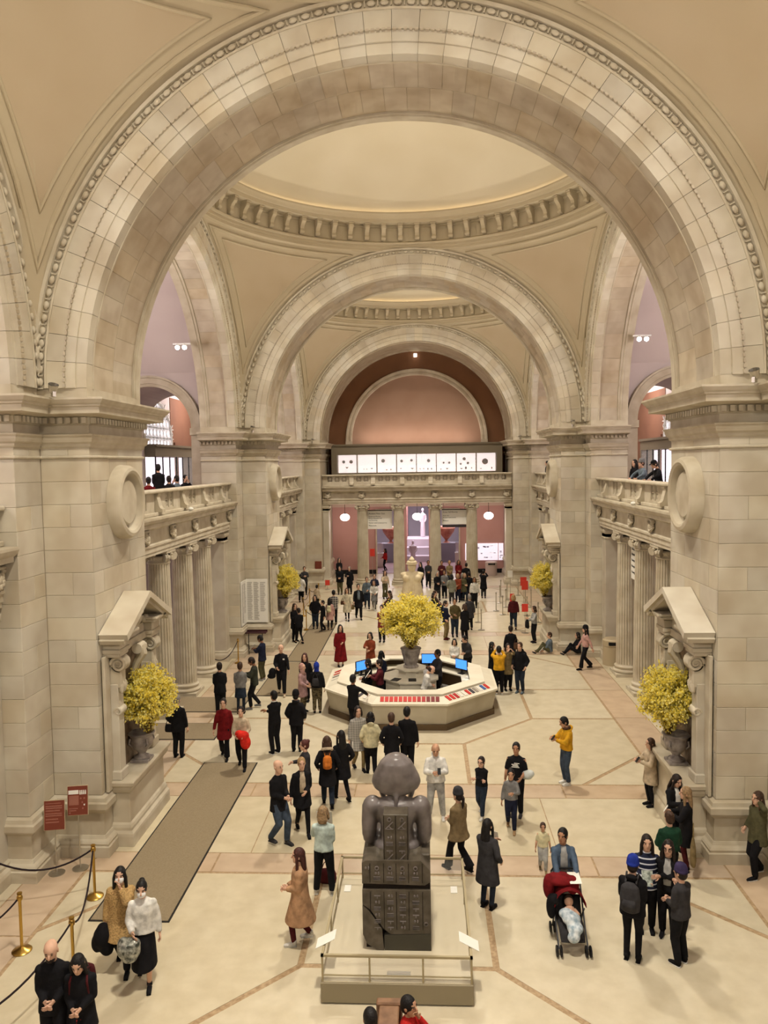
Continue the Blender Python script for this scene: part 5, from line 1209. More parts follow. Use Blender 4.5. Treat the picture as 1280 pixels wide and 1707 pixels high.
def person(label, px, py, ref='f', h=1.70, face=0, top=('blk','jacket',.80), bot=('blk','trousers'), hair=('short','dk'), arms=('down','down'), legs='stand', skin='l', shoes='blk', z=0.0,
           hp=0, hy=0, hat=None, mask=False, bulk=1.0, pos=None, seat=None, glasses=False, beard=False, sleeves=True, pat=None, bpat=None, scarf=None, child=False, lean=0.0, inner=None, collar=None, sole=None, tshirt=False, group=None, vox=None, flare=0.0):
    k = h/1.75
    if pos is None:
        p = floor_at(px, py, z+(h*.995 if ref == 'h' else 0)); pos = (p.x, p.y)
    r = thing('person', label, 'person', (pos[0], pos[1], z), math.radians(face), group, scale=k)
    dist = math.hypot(pos[0]-CP.x, pos[1]); v = vox or max(.0145, min(.030, .0011*dist+.001))/k
    V = Vector
    hs = 1.26 if child else 1.11                       # children have larger heads
    hz = 0.0
    if legs == 'sit': hz = (seat if seat is not None else .45)/k-.92+.07
    elif legs == 'floor': hz = .13-.92
    hipc = V((0, 0, .92+hz)); Lx = lean
    def tz(p): return V((p[0], p[1]-(p[2]-.92)*Lx, p[2]+hz))
    sh = {s: tz((s*.170*(.9 if child else 1), .0, 1.385)) for s in (-1, 1)}
    # ---- legs
    hip = {s: V((s*.09, 0, .90+hz)) for s in (-1, 1)}
    foot = {}; knee = {}; fdir = {}
    st = {'stand': 0, 'walk': .23, 'step': .14, 'sit': 0, 'floor': 0, 'wide': 0}[legs]
    for s in (-1, 1):
        if legs == 'sit': f = V((s*.11, -.46, .075)); pole = V((0, -.3, 1))
        elif legs == 'floor': f = V((s*.13, -.62-.08*s, .075)); pole = V((s*.1, -.2, 1))
        elif legs == 'wide': f = V((s*.16, -.01*s, .075)); pole = V((0, -1, 0))
        else: f = V((s*.095, -st*s, .075+(.05 if st and s < 0 else 0))); pole = V((0, -1, 0))
        kn, f = ik(hip[s], f, *((.416, .416) if legs in ('stand', 'wide') else (.43, .43)), pole); foot[s] = f; knee[s] = kn
    # ---- arms
    el = {}; ha = {}; fa = {}
    for s, a in ((-1, arms[0]), (1, arms[1])):
        t = ARM[a] if isinstance(a, str) else a
        tgt = tz((t[0]*s, t[1], t[2])) if a not in ('lap','book','lean','desk') else V((t[0]*s, t[1], t[2]+(hz if a in ('lap','book') else 0)+(.30 if a in ('lap','book') else 0)))
        pole = V((s*1, .3, 0)) if a in ('uphead','hip','lean') else (V((s*.7, .15, -1)) if a in ('ear','cam','chin','phone','phone1') else V((s*.5, .8, -.5)))
        el[s], ha[s] = ik(sh[s], tgt, .28, .26, pole)
    neck = tz((0, .0, 1.46)); hc = tz((0, -.015, 1.635)) if not child else tz((0, -.015, 1.63))
    HM = T(*neck) @ Rz(math.radians(hy)) @ Rx(math.radians(hp)) @ T(*(hc-neck)) @ S(hs, hs, hs)
    # ---- body: one mesh (head with face, neck, trunk, limbs, hands)
    g = G(); g.cm = 0
    rings = [(-.118,.022,.022,-.050),(-.105,.042,.046,-.040),(-.075,.056,.070,-.020),(-.035,.067,.085,-.008),(.01,.074,.093,0),(.05,.076,.096,.004),(.082,.067,.084,.008),(.105,.045,.058,.01),(.117,.012,.016,.012)]
    R = [[(rx*math.cos(2*PI*j/16), yo+ry*math.sin(2*PI*j/16), zz) for j in range(16)] for zz, rx, ry, yo in rings]
    n0 = len(g.v); g.grid(R, closev=True, M=HM); g.f.append(tuple(n0+j for j in range(15, -1, -1))); g.f.append(tuple(len(g.v)-16+j for j in range(16))); g.m += [0, 0]
    g.tube([(0,-.088,.018),(0,-.104,-.008),(0,-.108,-.026),(0,-.086,-.036)], [.008,.012,.016,.010], 6, M=HM)
    for s in (-1, 1): g.ell((s*.076,.008,-.004), .012,.022,.032, 6, 5, M=HM)
    g.cm = 1
    for s in (-1, 1):
        g.ell((s*.029,-.085,.008), .012,.008,.0065, 6, 4, M=HM); g.ell((s*.031,-.087,.030), .018,.007,.005, 6, 4, M=HM)
    g.cm = 2; g.ell((0,-.084,-.062), .023,.008,.0075, 8, 4, M=HM); g.cm = 0
    g.tube([tz((0,.01,1.40)), tz((0,.0,1.50)), HM @ V((0,.0,-.06))], [.062,.056,.056], 10)
    g.tube([tz((0,.0,.95)), tz((0,.0,1.1)), tz((0,-.01,1.28)), tz((0,.0,1.42))], [(.14,.10),(.13,.09),(.15,.10),(.12,.07)], 10)
    for s in (-1, 1):
        g.tube([sh[s], sh[s].lerp(el[s], .5), el[s]], ([.052,.046,.040] if tshirt else [.036,.038,.034]), 8); g.tube([el[s], el[s].lerp(ha[s], .35), ha[s]], [.040,.040,.027], 8)
        d = (ha[s]-el[s]).normalized(); n = V((-s*.8, -.35, -.1)); n = (n-d*n.dot(d)).normalized(); sd = d.cross(n)*(-s)
        if sd.y > .2: sd = -sd
        hand(g, ha[s], d, n, sd)
        g.tube([hip[s], knee[s], foot[s]+V((0,.02,.0))], [.080,.052,.038], 8)
    body = ob('body', g, [SKM(skin), EYE, LIP], r, smooth='all', world=False)
    # ---- hair / hats
    st_, hcol = hair; hm = HAIRM(hcol if hcol in HC else 'dk')
    gh = G()
    if st_ not in ('bald', 'none', 'hijab'):
        if st_ == 'balding': gh.ell((0,.034,.004), .084,.088,.090, 14, 8, M=HM)
        else:
            gh.ell((0,.013,.026), .086,.104,.109, 16, 10, M=HM)
            gh.ell((0,.035,-.015), .081,.082,.090, 12, 8, M=HM)
        if st_ in ('long', 'bob'):
            e = -.36 if st_ == 'long' else -.16
            gh.tube([HM @ V((0,.045,.06)), HM @ V((0,.072,-.04)), HM @ V((0,.092,e*.6)), HM @ V((0,.095,e))], [(.075,.05),(.092,.055),(.105,.045),(.075,.025)], 12)
            for s in (-1, 1): gh.tube([HM @ V((s*.060,-.02,.07)), HM @ V((s*.086,-.02,-.03)), HM @ V((s*.092,-.015,e*.62)), HM @ V((s*.085,-.03,e*.9))], [.028,.030,.030,.012], 7)
        if st_ == 'bun': gh.ell((0,.085,.085), .048,.048,.045, 10, 7, M=HM)
        if st_ == 'pony': gh.tube([HM @ V((0,.10,.03)), HM @ V((0,.14,-.03)), HM @ V((0,.13,-.16)), HM @ V((0,.12,-.24))], [.025,.035,.03,.01], 8)
    if beard: gh.ell((0,-.052,-.075), .056,.05,.045, 10, 6, M=HM)
    if gh.v:
        o = ob('hair', gh, hm, r, smooth='all', world=False)
        if dist < 22: remesh_mod(o, .010, 2)
    if st_ == 'hijab':
        gh = G(); gh.ell((0,.022,.012), .090,.108,.128, 16, 10, M=HM)
        gh.tube([HM @ V((0,.01,-.07)), HM @ V((0,.0,-.15)), HM @ V((0,.0,-.23))], [(.085,.09),(.085,.085),(.13,.11)], 14)
        ob('headscarf', gh, cl(hcol) if hcol in PAL else hm, r, smooth='all', world=False)
    if hat:
        gh = G(); gh.cm = 0
        if hat[0] == 'beanie':
            gh.lathe([(.001,.150),(.045,.142),(.075,.118),(.092,.07),(.094,.035),(.098,.03),(.098,.0),(.090,-.002)], 20, M=HM @ T(0,.012,.02) @ S(.96,1.12,1))
        elif hat[0] == 'cap':
            gh.lathe([(.001,.135),(.05,.125),(.082,.09),(.090,.045)], 18, M=HM @ T(0,.008,.01) @ S(.96,1.12,1)); gh.tube([HM @ V((0,-.07,.055)), HM @ V((0,-.16,.04))], [(.07,.008),(.055,.006)], 10)
        else:
            gh.lathe([(.001,.140),(.06,.135),(.085,.10),(.090,.05),(.15,.035),(.15,.03),(.085,.03)], 20, M=HM @ T(0,.008,.01) @ S(1,1.1,1))
        ob('hat', gh, cl(hat[1]), r, smooth='all', world=False)
    if mask:
        gh = G(); gh.ell((0,-.056,-.046), .066,.058,.058, 12, 8, M=HM); ob('face_mask', gh, mat('mask white', lin(240,238,236), .7), r, smooth='all', world=False)
    if glasses:
        gh = G()
        for s in (-1, 1): gh.lathe([(.020,-.003),(.025,-.003),(.025,.003),(.020,.003)], 12, M=HM @ T(s*.032,-.100,.006) @ Rx(PI/2))
        gh.tube([HM @ V((-.010,-.10,.008)), HM @ V((.010,-.10,.008))], .004, 5); ob('glasses', gh, BLACKM, r, world=False)
    # ---- upper garment
    if top:
        c, kind, hem = top; B = bulk*(1.13 if kind in ('puffer', 'fur') else 1.06); g = G()
        hemz = hem+hz if legs in ('sit', 'floor') and hem > .75 else (max(hem, .78)+hz if legs in ('sit', 'floor') else hem)
        ys = (lambda p: tz(p))
        sec = [((0,.0,1.475),(.060,.058)),((0,.002,1.455),(.074,.066)),((0,.005,1.425),(.132,.084)),((0,.008,1.375),(.172,.108)),((0,.0,1.26),(.178,.122)),((0,-.005,1.10),(.165,.120)),((0,.0,.97),(.180,.125))]
        pts = [tz(p) for p, q in sec]; rr = [(q[0]*(B if i > 2 else 1), q[1]*(B if i > 2 else 1)) for i, (p, q) in enumerate(sec)]
        zend = hemz-hz
        if zend < .95:
            wd = .185+max(0, .86-zend)*(.115+flare); dp = .135+max(0, .86-zend)*(.10+flare)+(st*.38 if zend < .7 else 0)
            pts.append(tz((0,0,max(zend, .86)))); rr.append((.190*B, .135*B))
            if zend < .84: pts.append(V((0, 0, hemz))); rr.append((wd*B, dp*B))
        g.tube(pts, rr, 20)
        for s in (-1, 1):
            g.ell(tuple(sh[s]+V((0,.003,-.028))), .058*B,.064*B,.060*B, 10, 7)
            g.tube([sh[s]+V((-s*.03,0,-.015)), sh[s].lerp(el[s], .5), el[s]], [.066*B,.060*B,.055*B], 10)
            if sleeves and not tshirt:
                e = el[s].lerp(ha[s], .97); g.ell(tuple(el[s]), .056*B,.056*B,.056*B, 8, 6); g.tube([el[s], el[s].lerp(ha[s], .5), e], [.056*B,.050*B,.042*B], 10)
        if kind in ('hoodie', 'puffer', 'furhood'):
            g.tube([tz((0,.10,1.44)), tz((0,.13,1.50)), tz((0,.10,1.52))], [(.10,.05),(.10,.045),(.06,.03)], 12)
        nm = {'jacket': 'jacket', 'coat': 'coat', 'sweater': 'sweater', 'shirt': 'shirt', 'hoodie': 'hoodie', 'puffer': 'puffer_jacket', 'fur': 'fur_coat', 'dress': 'dress', 'furhood': 'hooded_coat'}[kind]
        o = ob(nm, g, cl(c, pat), r, world=False); remesh_mod(o, v, 3 if kind != 'puffer' else 4)
    if kind == 'furhood':
        g = G(); P_ = [tz((.115*math.cos(a), .03+.10*math.sin(a), 1.45+.05*math.sin(a))) for a in np.linspace(0, 2*PI, 17)]; g.tube(P_, .042, 8, cap=False); ob('fur_collar', g, cl('beige', 'fur'), r, smooth='all', world=False)
    if scarf:
        g = G(); P_ = [tz((.085*math.cos(a), .005+.085*math.sin(a), 1.475+.012*math.sin(a))) for a in np.linspace(0, 2*PI, 17)]; g.tube(P_, .032, 8, cap=False); ob('scarf', g, cl(scarf), r, smooth='all', world=False)
    if collar:
        g = G(); P_ = [tz((.075*math.cos(a), .005+.075*math.sin(a), 1.475+.015*math.sin(a))) for a in np.linspace(0, 2*PI, 17)]; g.tube(P_, .016, 6, cap=False); ob('collar', g, cl(collar), r, smooth='all', world=False)
    if inner:   # shirt front showing in an open jacket
        g = G(); g.tube([tz((0,-.045,1.45)), tz((0,-.105,1.32)), tz((0,-.115,1.15)), tz((0,-.115,1.0))], [(.05,.03),(.07,.035),(.075,.03),(.07,.025)], 10); ob('shirt_front', g, cl(inner), r, smooth='all', world=False)
    # ---- lower garment
    if bot:
        c, kind = bot[0], bot[1]; g = G()
        if kind in ('trousers', 'flares', 'leggings'):
            q = {'trousers': (.106,.080,.062), 'flares': (.102,.072,.092), 'leggings': (.095,.064,.048)}[kind]
            g.tube([V((0,0,1.0+hz)), V((0,0,.93+hz)), V((0,.005,.86+hz))], [(.155,.105),(.172,.120),(.165,.115)], 14)
            for s in (-1, 1):
                f = foot[s]+V((0,.02,.015)); g.tube([hip[s]+V((0,0,.02)), hip[s].lerp(knee[s], .5), knee[s], knee[s].lerp(f, .5), f], [q[0], (q[0]+q[1])/2+.004, q[1], (q[1]+q[2])/2, q[2]], 12); g.ell(tuple(knee[s]), q[1],q[1],q[1], 8, 6)
            o = ob('trousers' if kind != 'leggings' else 'leggings', g, cl(c, bpat), r, world=False); remesh_mod(o, v, 3)
        elif kind in ('skirt', 'longskirt', 'shorts'):
            e = {'skirt': .55, 'longskirt': .30, 'shorts': .5}[kind]+hz; g.tube([V((0,0,1.02+hz)), V((0,0,.90+hz)), V((0,0,.7+hz)), V((0,0,e))], [(.150,.105),(.178,.125),(.195,.15+st*.3),(.215,.165+st*.55)], 18)
            o = ob('skirt', g, cl(c, bpat), r, world=False); remesh_mod(o, v, 3)
            if len(bot) > 2:
                g = G()
                for s in (-1, 1): f = foot[s]+V((0,.02,.01)); g.tube([hip[s], knee[s], f], [.084,.056,.043], 10)
                o = ob('tights', g, cl(bot[2]), r, world=False, smooth='all')
    # ---- shoes
    if shoes:
        for s in (-1, 1):
            f = foot[s]; g = G(); y = V((0, -1, 0)) if legs != 'floor' else V((0, -.8, .5)); g.tube([f+V((0,.055,-.03)), f+V((0,.02,-.025)), f+y*.07+V((0,0,-.037)), f+y*.13+V((0,0,-.045)), f+y*.165+V((0,0,-.05))], [(.030,.036),(.038,.048),(.042,.036),(.040,.028),(.022,.018)], 10)
            if dist < 24: g.tube([f+V((0,.03,-.01)), f+V((0,.025,.05))], [.046,.044], 10)
            g.cm = 1; g.box(f.x-.036, f.x+.036, f.y-.15, f.y+.065, f.z-.075, f.z-.058) if legs in ('stand', 'wide', 'walk', 'step') else None
            ob('shoe', g, [cl(shoes), NAIL if sole else cl(shoes)], r, smooth='all', world=False)
    r['k'] = k
    return dict(o=r, ha=ha, el=el, sh=sh, k=k, hc=hc, tz=tz)
def on(P, lx, ly, lz):
    """world point from a person's own coordinates"""
    r = P['o']; a = r.rotation_euler.z; k = P['k']
    return Vector((r.location.x+k*(lx*math.cos(a)-ly*math.sin(a)), r.location.y+k*(lx*math.sin(a)+ly*math.cos(a)), r.location.z+k*lz))
def backpack(P, c, label, front=False, sz=1.0):
    r = P['o']; t = thing('backpack', label, 'backpack', on(P, 0, (.20 if not front else -.24), 1.20), r.rotation_euler.z+(PI if front else 0)); s = sz*P['k']; t.scale = (s, s, s)
    g = G(); g.tube([(0,.02,-.24),(0,.03,-.20),(0,.04,0),(0,.03,.17),(0,.0,.23)], [(.08,.04),(.15,.085),(.16,.095),(.14,.08),(.06,.03)], 16); o = ob('pack', g, cl(c), t, world=False); remesh_mod(o, .02, 3)
    g = G(); g.tube([(0,.12,-.16),(0,.14,-.06),(0,.11,.0)], [(.10,.03),(.11,.035),(.09,.02)], 12); ob('pocket', g, cl(c), t, world=False, smooth='all')
    for sx in (-1, 1): ob('strap', G().tube([(sx*.10,-.04,-.18),(sx*.13,-.28,-.02),(sx*.12,-.30,.16),(sx*.09,-.18,.29),(sx*.08,-.02,.2)], .016, 6), cl(c), t, world=False)
    return t
def phone(P, label, s=1):
    h = P['ha'][s]; p = on(P, h.x, h.y-.07, h.z+.06); o = ob('phone', G().bbox(-.037,.037,-.075,.075,-.005,.005,.003), BLACKM); o.location = p; o.rotation_euler = (math.radians(50), 0, P['o'].rotation_euler.z); tag(o, label, 'phone'); return o
def paper(P, label, s=1, w=.21, h=.29, m=None, up=.08, tilt=55):
    q = P['ha'][s]; p = on(P, q.x*.6, q.y-.08, q.z+up); o = ob('paper', G().box(-w/2,w/2,-h/2,h/2,-.002,.002), m or WHITE); o.location = p; o.rotation_euler = (math.radians(tilt), 0, P['o'].rotation_euler.z); tag(o, label, 'paper'); return o
def lump(name, label, cat, loc, parts, m, rz=0, vox=.02):
    g = G()
    for (x, y, z, rx, ry, rz_) in parts: g.ell((x, y, z), rx, ry, rz_, 12, 8)
    o = ob(name, g, m); o.location = loc; o.rotation_euler = (0, 0, rz); remesh_mod(o, vox, 4); tag(o, label, cat); return o
def handbag(P, c, label, lx, ly, lz, w=.26, h=.22, d=.10, strap=True):
    t = thing('bag', label, 'bag', on(P, lx, ly, lz), P['o'].rotation_euler.z)
    g = G(); g.tube([(0,0,-h/2),(0,0,-h*.3),(0,0,h*.2),(0,0,h/2)], [(w*.44,d*.4),(w*.5,d*.5),(w*.46,d*.42),(w*.36,d*.2)], 14); ob('pouch', g, cl(c), t, world=False, smooth='all')
    if strap: ob('strap', G().tube([(-w*.36,0,h*.4),(-w*.2,0,h*.9),(0,0,h*1.15),(w*.2,0,h*.9),(w*.36,0,h*.4)], .01, 6), cl(c), t, world=False)
    return t
# ------------------------------------------------------------------ everyone in the hall
P = person
# nearest, lower left
a = P('bald bearded man in black with clasped hands beside the rope', 86, 1567, 'h', 1.80, 12, ('blk','jacket',.78), hair=('bald','dk'), beard=True, arms=('front','front'), legs='walk', hp=12)
a = P('woman with long black hair in black coat and red skirt looking down', 132, 1587, 'h', 1.66, 8, ('blk','coat',.62), ('red','longskirt'), ('long','blk'), ('front','front'), 'walk', hp=22); backpack(a, 'maroon', 'maroon backpack on the woman in the red skirt')
a = P('masked woman in shaggy camel fur coat with long black hair', 206, 1612, 'f', 1.68, 12, ('camel','fur',.58), ('blk','trousers'), ('long','blk'), ('down','chin'), 'walk', mask=True, bulk=1.12, pat='fur')
lump('carried_coat', 'black coat carried over the arm of the woman in camel fur', 'coat', on(a, -.30, -.10, .62), [(0,0,0,.16,.13,.2),(.06,0,-.16,.12,.1,.14),(-.10,.02,-.1,.1,.1,.16),(0,.02,.14,.1,.09,.1)], cl('blk'))
a = P('masked woman in fluffy white sweater and long black skirt', 242, 1636, 'f', 1.66, 14, ('white','sweater',.90), ('blk','longskirt'), ('bun','blk'), ('carry','down'), 'walk', mask=True, bulk=1.15, hp=8)
lump('shiny_bag', 'crumpled silver floral bag held by the woman in white sweater', 'bag', on(a, -.20, -.30, .78), [(0,0,0,.19,.15,.18),(.09,0,.08,.1,.1,.1),(-.09,.02,.06,.1,.1,.12),(.02,-.04,-.1,.13,.1,.09)], mat('silver floral', lin(190,190,178), .3, lin(60,64,58), 16, metal=.3))
# pair walking on the runner
a = P('smiling woman in dark red coat beside the runner carpet', 375, 1263, 'f', 1.68, 5, ('dred','coat',.60), ('blk','flares'), ('bun','dk'), ('swf','down'), 'walk')
a = P('smiling woman in beige sweater carrying a red coat', 404, 1280, 'f', 1.68, 6, ('beige','sweater',.92), ('blk','trousers'), ('pony','dk'), ('carry','carry'), 'walk')
lump('carried_coat', 'bright red coat bundled in the arms of the woman in beige', 'coat', on(a, .06, -.27, .98), [(0,0,.05,.19,.12,.13),(.08,0,-.14,.15,.10,.2),(-.08,-.02,.1,.12,.1,.1)], cl((226,52,40)))
a = P('man in black jacket half hidden by the left forsythia', 298, 1262, 'f', 1.76, 175, ('blk','jacket',.74), hair=('short','gr'), legs='stand', arms=('down','pocket')); handbag(a, 'blk', 'black shoulder bag on the man behind the left forsythia', .24, .04, .84)
# group near the left colonnade
P('man in black suit seen from behind near the left colonnade', 368, 1193, 'f', 1.76, 195, ('blk','jacket',.76), hair=('short','dk'), arms=('front','front'))
P('man in pale grey shirt with jacket tied at the waist', 402, 1189, 'f', 1.70, 185, ('grey','shirt',.90), ('djeans','skirt','djeans'), ('short','br'), ('front','front'), skin='m')
P('man in dark green jacket looking down, third of the left group', 425, 1181, 'f', 1.76, 280, ((58,60,50),'jacket',.80), hair=('short','dk'), arms=('phone','phone'), hp=22, legs='step', shoes='grey', skin='d')
a = P('person in navy jacket and olive trousers reading by the donor board', 438, 1134, 'f', 1.74, 255, ('navy','jacket',.76), ('olive','trousers'), ('short','blk'), ('phone','phone'), hp=20, skin='d', shoes='lgrey'); paper(a, 'white sheet held by the person in navy by the donor board')
a = P('bald man in black walking with coat over his arm', 470, 1158, 'f', 1.80, 8, ('blk','sweater',.86), hair=('balding','dk'), arms=('carry','swf'), legs='walk', shoes='beige')
lump('carried_coat', 'black coat hanging from the arm of the bald walking man', 'coat', on(a, -.30, -.12, .84), [(0,0,0,.14,.1,.16),(-.04,0,-.14,.16,.1,.1)], cl('blk')); 
o = ob('name_badge', G().bbox(-.035,.035,-.004,.004,-.025,.025,.002), WHITE); o.location = on(a, .09, -.135, 1.28); tag(o, 'small white badge on the chest of the bald walking man', 'badge')
P('woman with long auburn hair in black left of the desk', 508, 1090, 'h', 1.68, 355, ('blk','coat',.62), hair=('long','aub'), arms=('front','down'))
a = P('woman in pink headscarf and mauve coat with patterned trousers', 505, 1187, 'f', 1.62, 70, ('mauve','coat',.58), ('camo','trousers'), ('hijab','pink'), ('carry','front'), bpat='camo', bulk=1.05); handbag(a, 'lgrey', 'small silvery bag held by the woman in pink headscarf', .20, -.26, .96, .2, .2)
a = P('woman in blue headscarf, black top and camouflage trousers from behind', 529, 1188, 'f', 1.68, 185, ('blk','jacket',.88), ('camo','trousers'), ('hijab','blue'), ('down','carry'), bpat='camo'); handbag(a, 'char', 'dark grey rucksack pouch at the hip of the woman in blue headscarf', .04, .17, 1.12, .24, .26)
P('man in black track jacket with white collar, arms folded', 459, 1256, 'f', 1.80, 225, ('blk','jacket',.84), hair=('short','blk'), arms=('cross','cross'), collar='white', skin='t', sole=True)
P('man in black hooded puffer jacket and beanie seen from behind', 495, 1252, 'f', 1.74, 178, ('blk','puffer',.78), hair=('short','blk'), hat=('beanie','blk'), arms=('pocket','pocket'), scarf='char')
P('woman with red hair bun in charcoal sweater behind the blond woman', 508, 1235, 'h', 1.66, 285, ('char','sweater',.82), hair=('bun','red'), arms=('phone','down'))
P('tall bald man in black jacket and blue jeans facing right', 466, 1407, 'f', 1.84, 55, ('blk','jacket',.74), ('jeans','trousers'), ('bald','dk'), ('front','front'), 'step', shoes='char')
P('blond woman in black jacket with beige top and knee boots', 505, 1388, 'f', 1.70, 18, ('blk','jacket',.66), ('blk','leggings'), ('pony','bl'), ('down','front'), 'walk', inner='beige')
a = P('woman in black coat with fur collar and orange backpack', 547, 1344, 'f', 1.70, 188, ('blk','furhood',.58), ('djeans','trousers'), ('long','br'), ('pocket','pocket'), 'walk'); backpack(a, 'orange', 'small orange backpack on the woman with fur collar', sz=.72)
P('woman with long black hair in black coat walking beside fur collar', 571, 1334, 'f', 1.72, 205, ('blk','coat',.60), ('blk','leggings'), ('long','blk'), ('pocket','pocket'), 'walk')
a = P('woman in long grey plaid coat, tan tights and black boots', 598, 1283, 'f', 1.72, 22, ((146,142,136),'coat',.58), ('khaki','leggings'), ('bob','dk'), ('down','front'), 'step', pat='check', bulk=1.08); paper(a, 'folded white leaflet hanging in the hand of the plaid coat woman', -1, .1, .18, tilt=80, up=-.1)
P('woman in cream hooded puffer jacket with black bob', 619, 1291, 'f', 1.66, 186, ('lgold','puffer',.80), ('blk','trousers'), ('bob','blk'), ('pocket','pocket'), 'step')
P('man with brown hair in black jacket behind the dark statue', 652, 1190, 'h', 1.76, 182, ('blk','jacket',.72), hair=('short','br'), arms=('pocket','pocket'))
P('tall man with black hair in black sweater behind the dark statue', 678, 1180, 'h', 1.82, 178, ('blk','sweater',.80), hair=('short','blk'), arms=('down','front'))
P('person in black leaning on the left corner of the desk', 588, 1126, 'h', 1.76, 150, ('blk','jacket',.74), hair=('short','blk'), arms=('lean','lean'), skin='d')
# around the near platform
a = P('woman in pale mint sweater with sandy bob seen from behind', 541, 1490, 'f', 1.70, 178, ('mint','sweater',.90), ('blk','trousers'), ('bob','sandy'), ('front','phone'), 'wide', shoes='white'); paper(a, 'large cream sheet held by the woman in mint sweater', 1, .3, .4, tilt=70, up=.12)
a2 = handbag(a, 'maroon', 'brown leather tote standing on the floor behind the mint sweater woman', .0, -.42, .14, .36, .28, .16)
a = P('woman with long auburn hair in tan teddy coat facing left', 502, 1572, 'f', 1.66, 275, ('teddy','fur',.44), ('maroon','leggings'), ('long','aub'), ('front','front'), 'step', shoes='white', pat=None, bulk=1.12)
a = P('man in white hoodie and grey sweatpants looking at his phone', 727, 1365, 'f', 1.78, 2, ('white','hoodie',.88), ('lgrey','trousers'), ('balding','dk'), ('phone','phone'), 'wide', shoes='white', bulk=1.12, hp=16, skin='m'); phone(a, 'phone in the hands of the man in white hoodie')
P('girl with glasses in black top and dark jeans, arms folded', 803, 1360, 'f', 1.38, 335, ('blk','sweater',.92), ('djeans','trousers'), ('pony','dk'), ('cross','cross'), 'walk', glasses=True, child=True, shoes='white', tshirt=False)
a = P('man in black printed t-shirt holding a silver jacket', 861, 1360, 'f', 1.72, 345, ('blk','shirt',.84), ('blk','trousers'), ('short','blk'), ('down','carry'), skin='t', tshirt=True, inner=None, shoes='char')
lump('carried_coat', 'shiny silver jacket under the arm of the man in black t-shirt', 'coat', on(a, .27, -.06, 1.05), [(0,0,0,.13,.14,.11),(.05,-.05,.04,.1,.1,.09),(-.04,.06,-.04,.1,.1,.1)], mat('silver nylon', lin(200,204,200), .35))
g = G(); rn = random.Random(5)
for q in range(4): g.box(-.09+.02*q*(q % 2), .09-.02*(q % 3), -.004, 0, .03*q, .03*q+.018)
o = ob('shirt_print', g, WHITE); o.location = on(a, 0, -.142, 1.22); o.rotation_euler = (0, 0, a['o'].rotation_euler.z); tag(o, 'white block print on the black t-shirt of the man', 'print')
P('boy in grey sweatshirt and navy trousers with tan boots', 852, 1383, 'f', 1.36, 352, ('grey','sweater',.90), ('navy','trousers'), ('bun','blk'), ('down','phone'), 'walk', child=True, shoes='tan', skin='m')
a = P('man in yellow puffer jacket and jeans checking his phone', 944, 1307, 'f', 1.74, 285, ('yellow','puffer',.92), ('jeans','trousers'), ('short','blk'), ('phone1','phone1'), 'stand', shoes='white', hp=18, skin='m', bulk=1.06, scarf='brown'); phone(a, 'phone held by the man in yellow puffer jacket')
a = P('woman in olive tan swing jacket and grey beanie walking away', 765, 1452, 'f', 1.68, 225, ((132,112,80),'jacket',.72), ('blk','flares'), ('pony','dk'), ('front','front'), 'walk', hat=('beanie','char'), bulk=1.1, flare=.25); handbag(a, 'blk', 'black crossbody pouch of the woman in olive tan jacket', -.2, -.12, 1.0, .2, .14, .07)
a = P('woman with long black hair in black knee-length coat from behind', 813, 1513, 'f', 1.66, 145, ('char','coat',.52), ('djeans','leggings'), ('long','blk'), ('pocket','phone'), 'stand', bulk=1.08, pat=None); paper(a, 'white phone held up by the woman in black coat', 1, .09, .16, tilt=75)
P('toddler in cream striped t-shirt and grey leggings', 905, 1452, 'f', .98, 355, ('lgold','shirt',.90), ('lgrey','trousers'), ('short','br'), ('down','down'), 'step', child=True, tshirt=True, shoes='khaki', skin='m')
a = P('woman in denim jacket and grey top pushing the stroller', 938, 1383, 'h', 1.68, 2, ('denim','jacket',.88), ('lgrey','trousers'), ('pony','blk'), ('push','push'), 'step', inner='lgrey', skin='t', hy=-30); SP_ = a
# standing circle, lower right
a = P('person in blue beanie and black jacket wearing a grey backpack', 1054, 1600, 'f', 1.72, 155, ('blk','puffer',.80), ('blk','leggings'), ('short','dk'), ('front','front'), 'stand', hat=('beanie','blue')); backpack(a, 'char', 'black and grey backpack on the person in blue beanie', sz=1.05)
a = P('woman in navy striped knit with long dark hair in the circle', 1077, 1551, 'f', 1.70, 352, ('navy','sweater',.80), ('blk','trousers'), ('long','dk'), ('front','down'), 'stand', pat='stripe'); paper(a, 'museum map held by the woman in striped knit', -1, .18, .25, m=mat('map paper', lin(206,214,204), .6, lin(120,130,120), 20), tilt=70)
P('woman with glasses and long dark hair, arms folded, in the circle', 1113, 1560, 'f', 1.68, 335, ('blk','jacket',.84), ('blk','trousers'), ('long','dk'), ('cross','cross'), 'stand', glasses=True, inner='lgrey', sole=True)
P('person in purple beanie and grey fleece jacket, back turned', 1134, 1607, 'f', 1.64, 218, ('char','jacket',.84), ('blk','trousers'), ('short','dk'), ('front','front'), 'stand', hat=('beanie','purple'), sole=True, bulk=1.05)
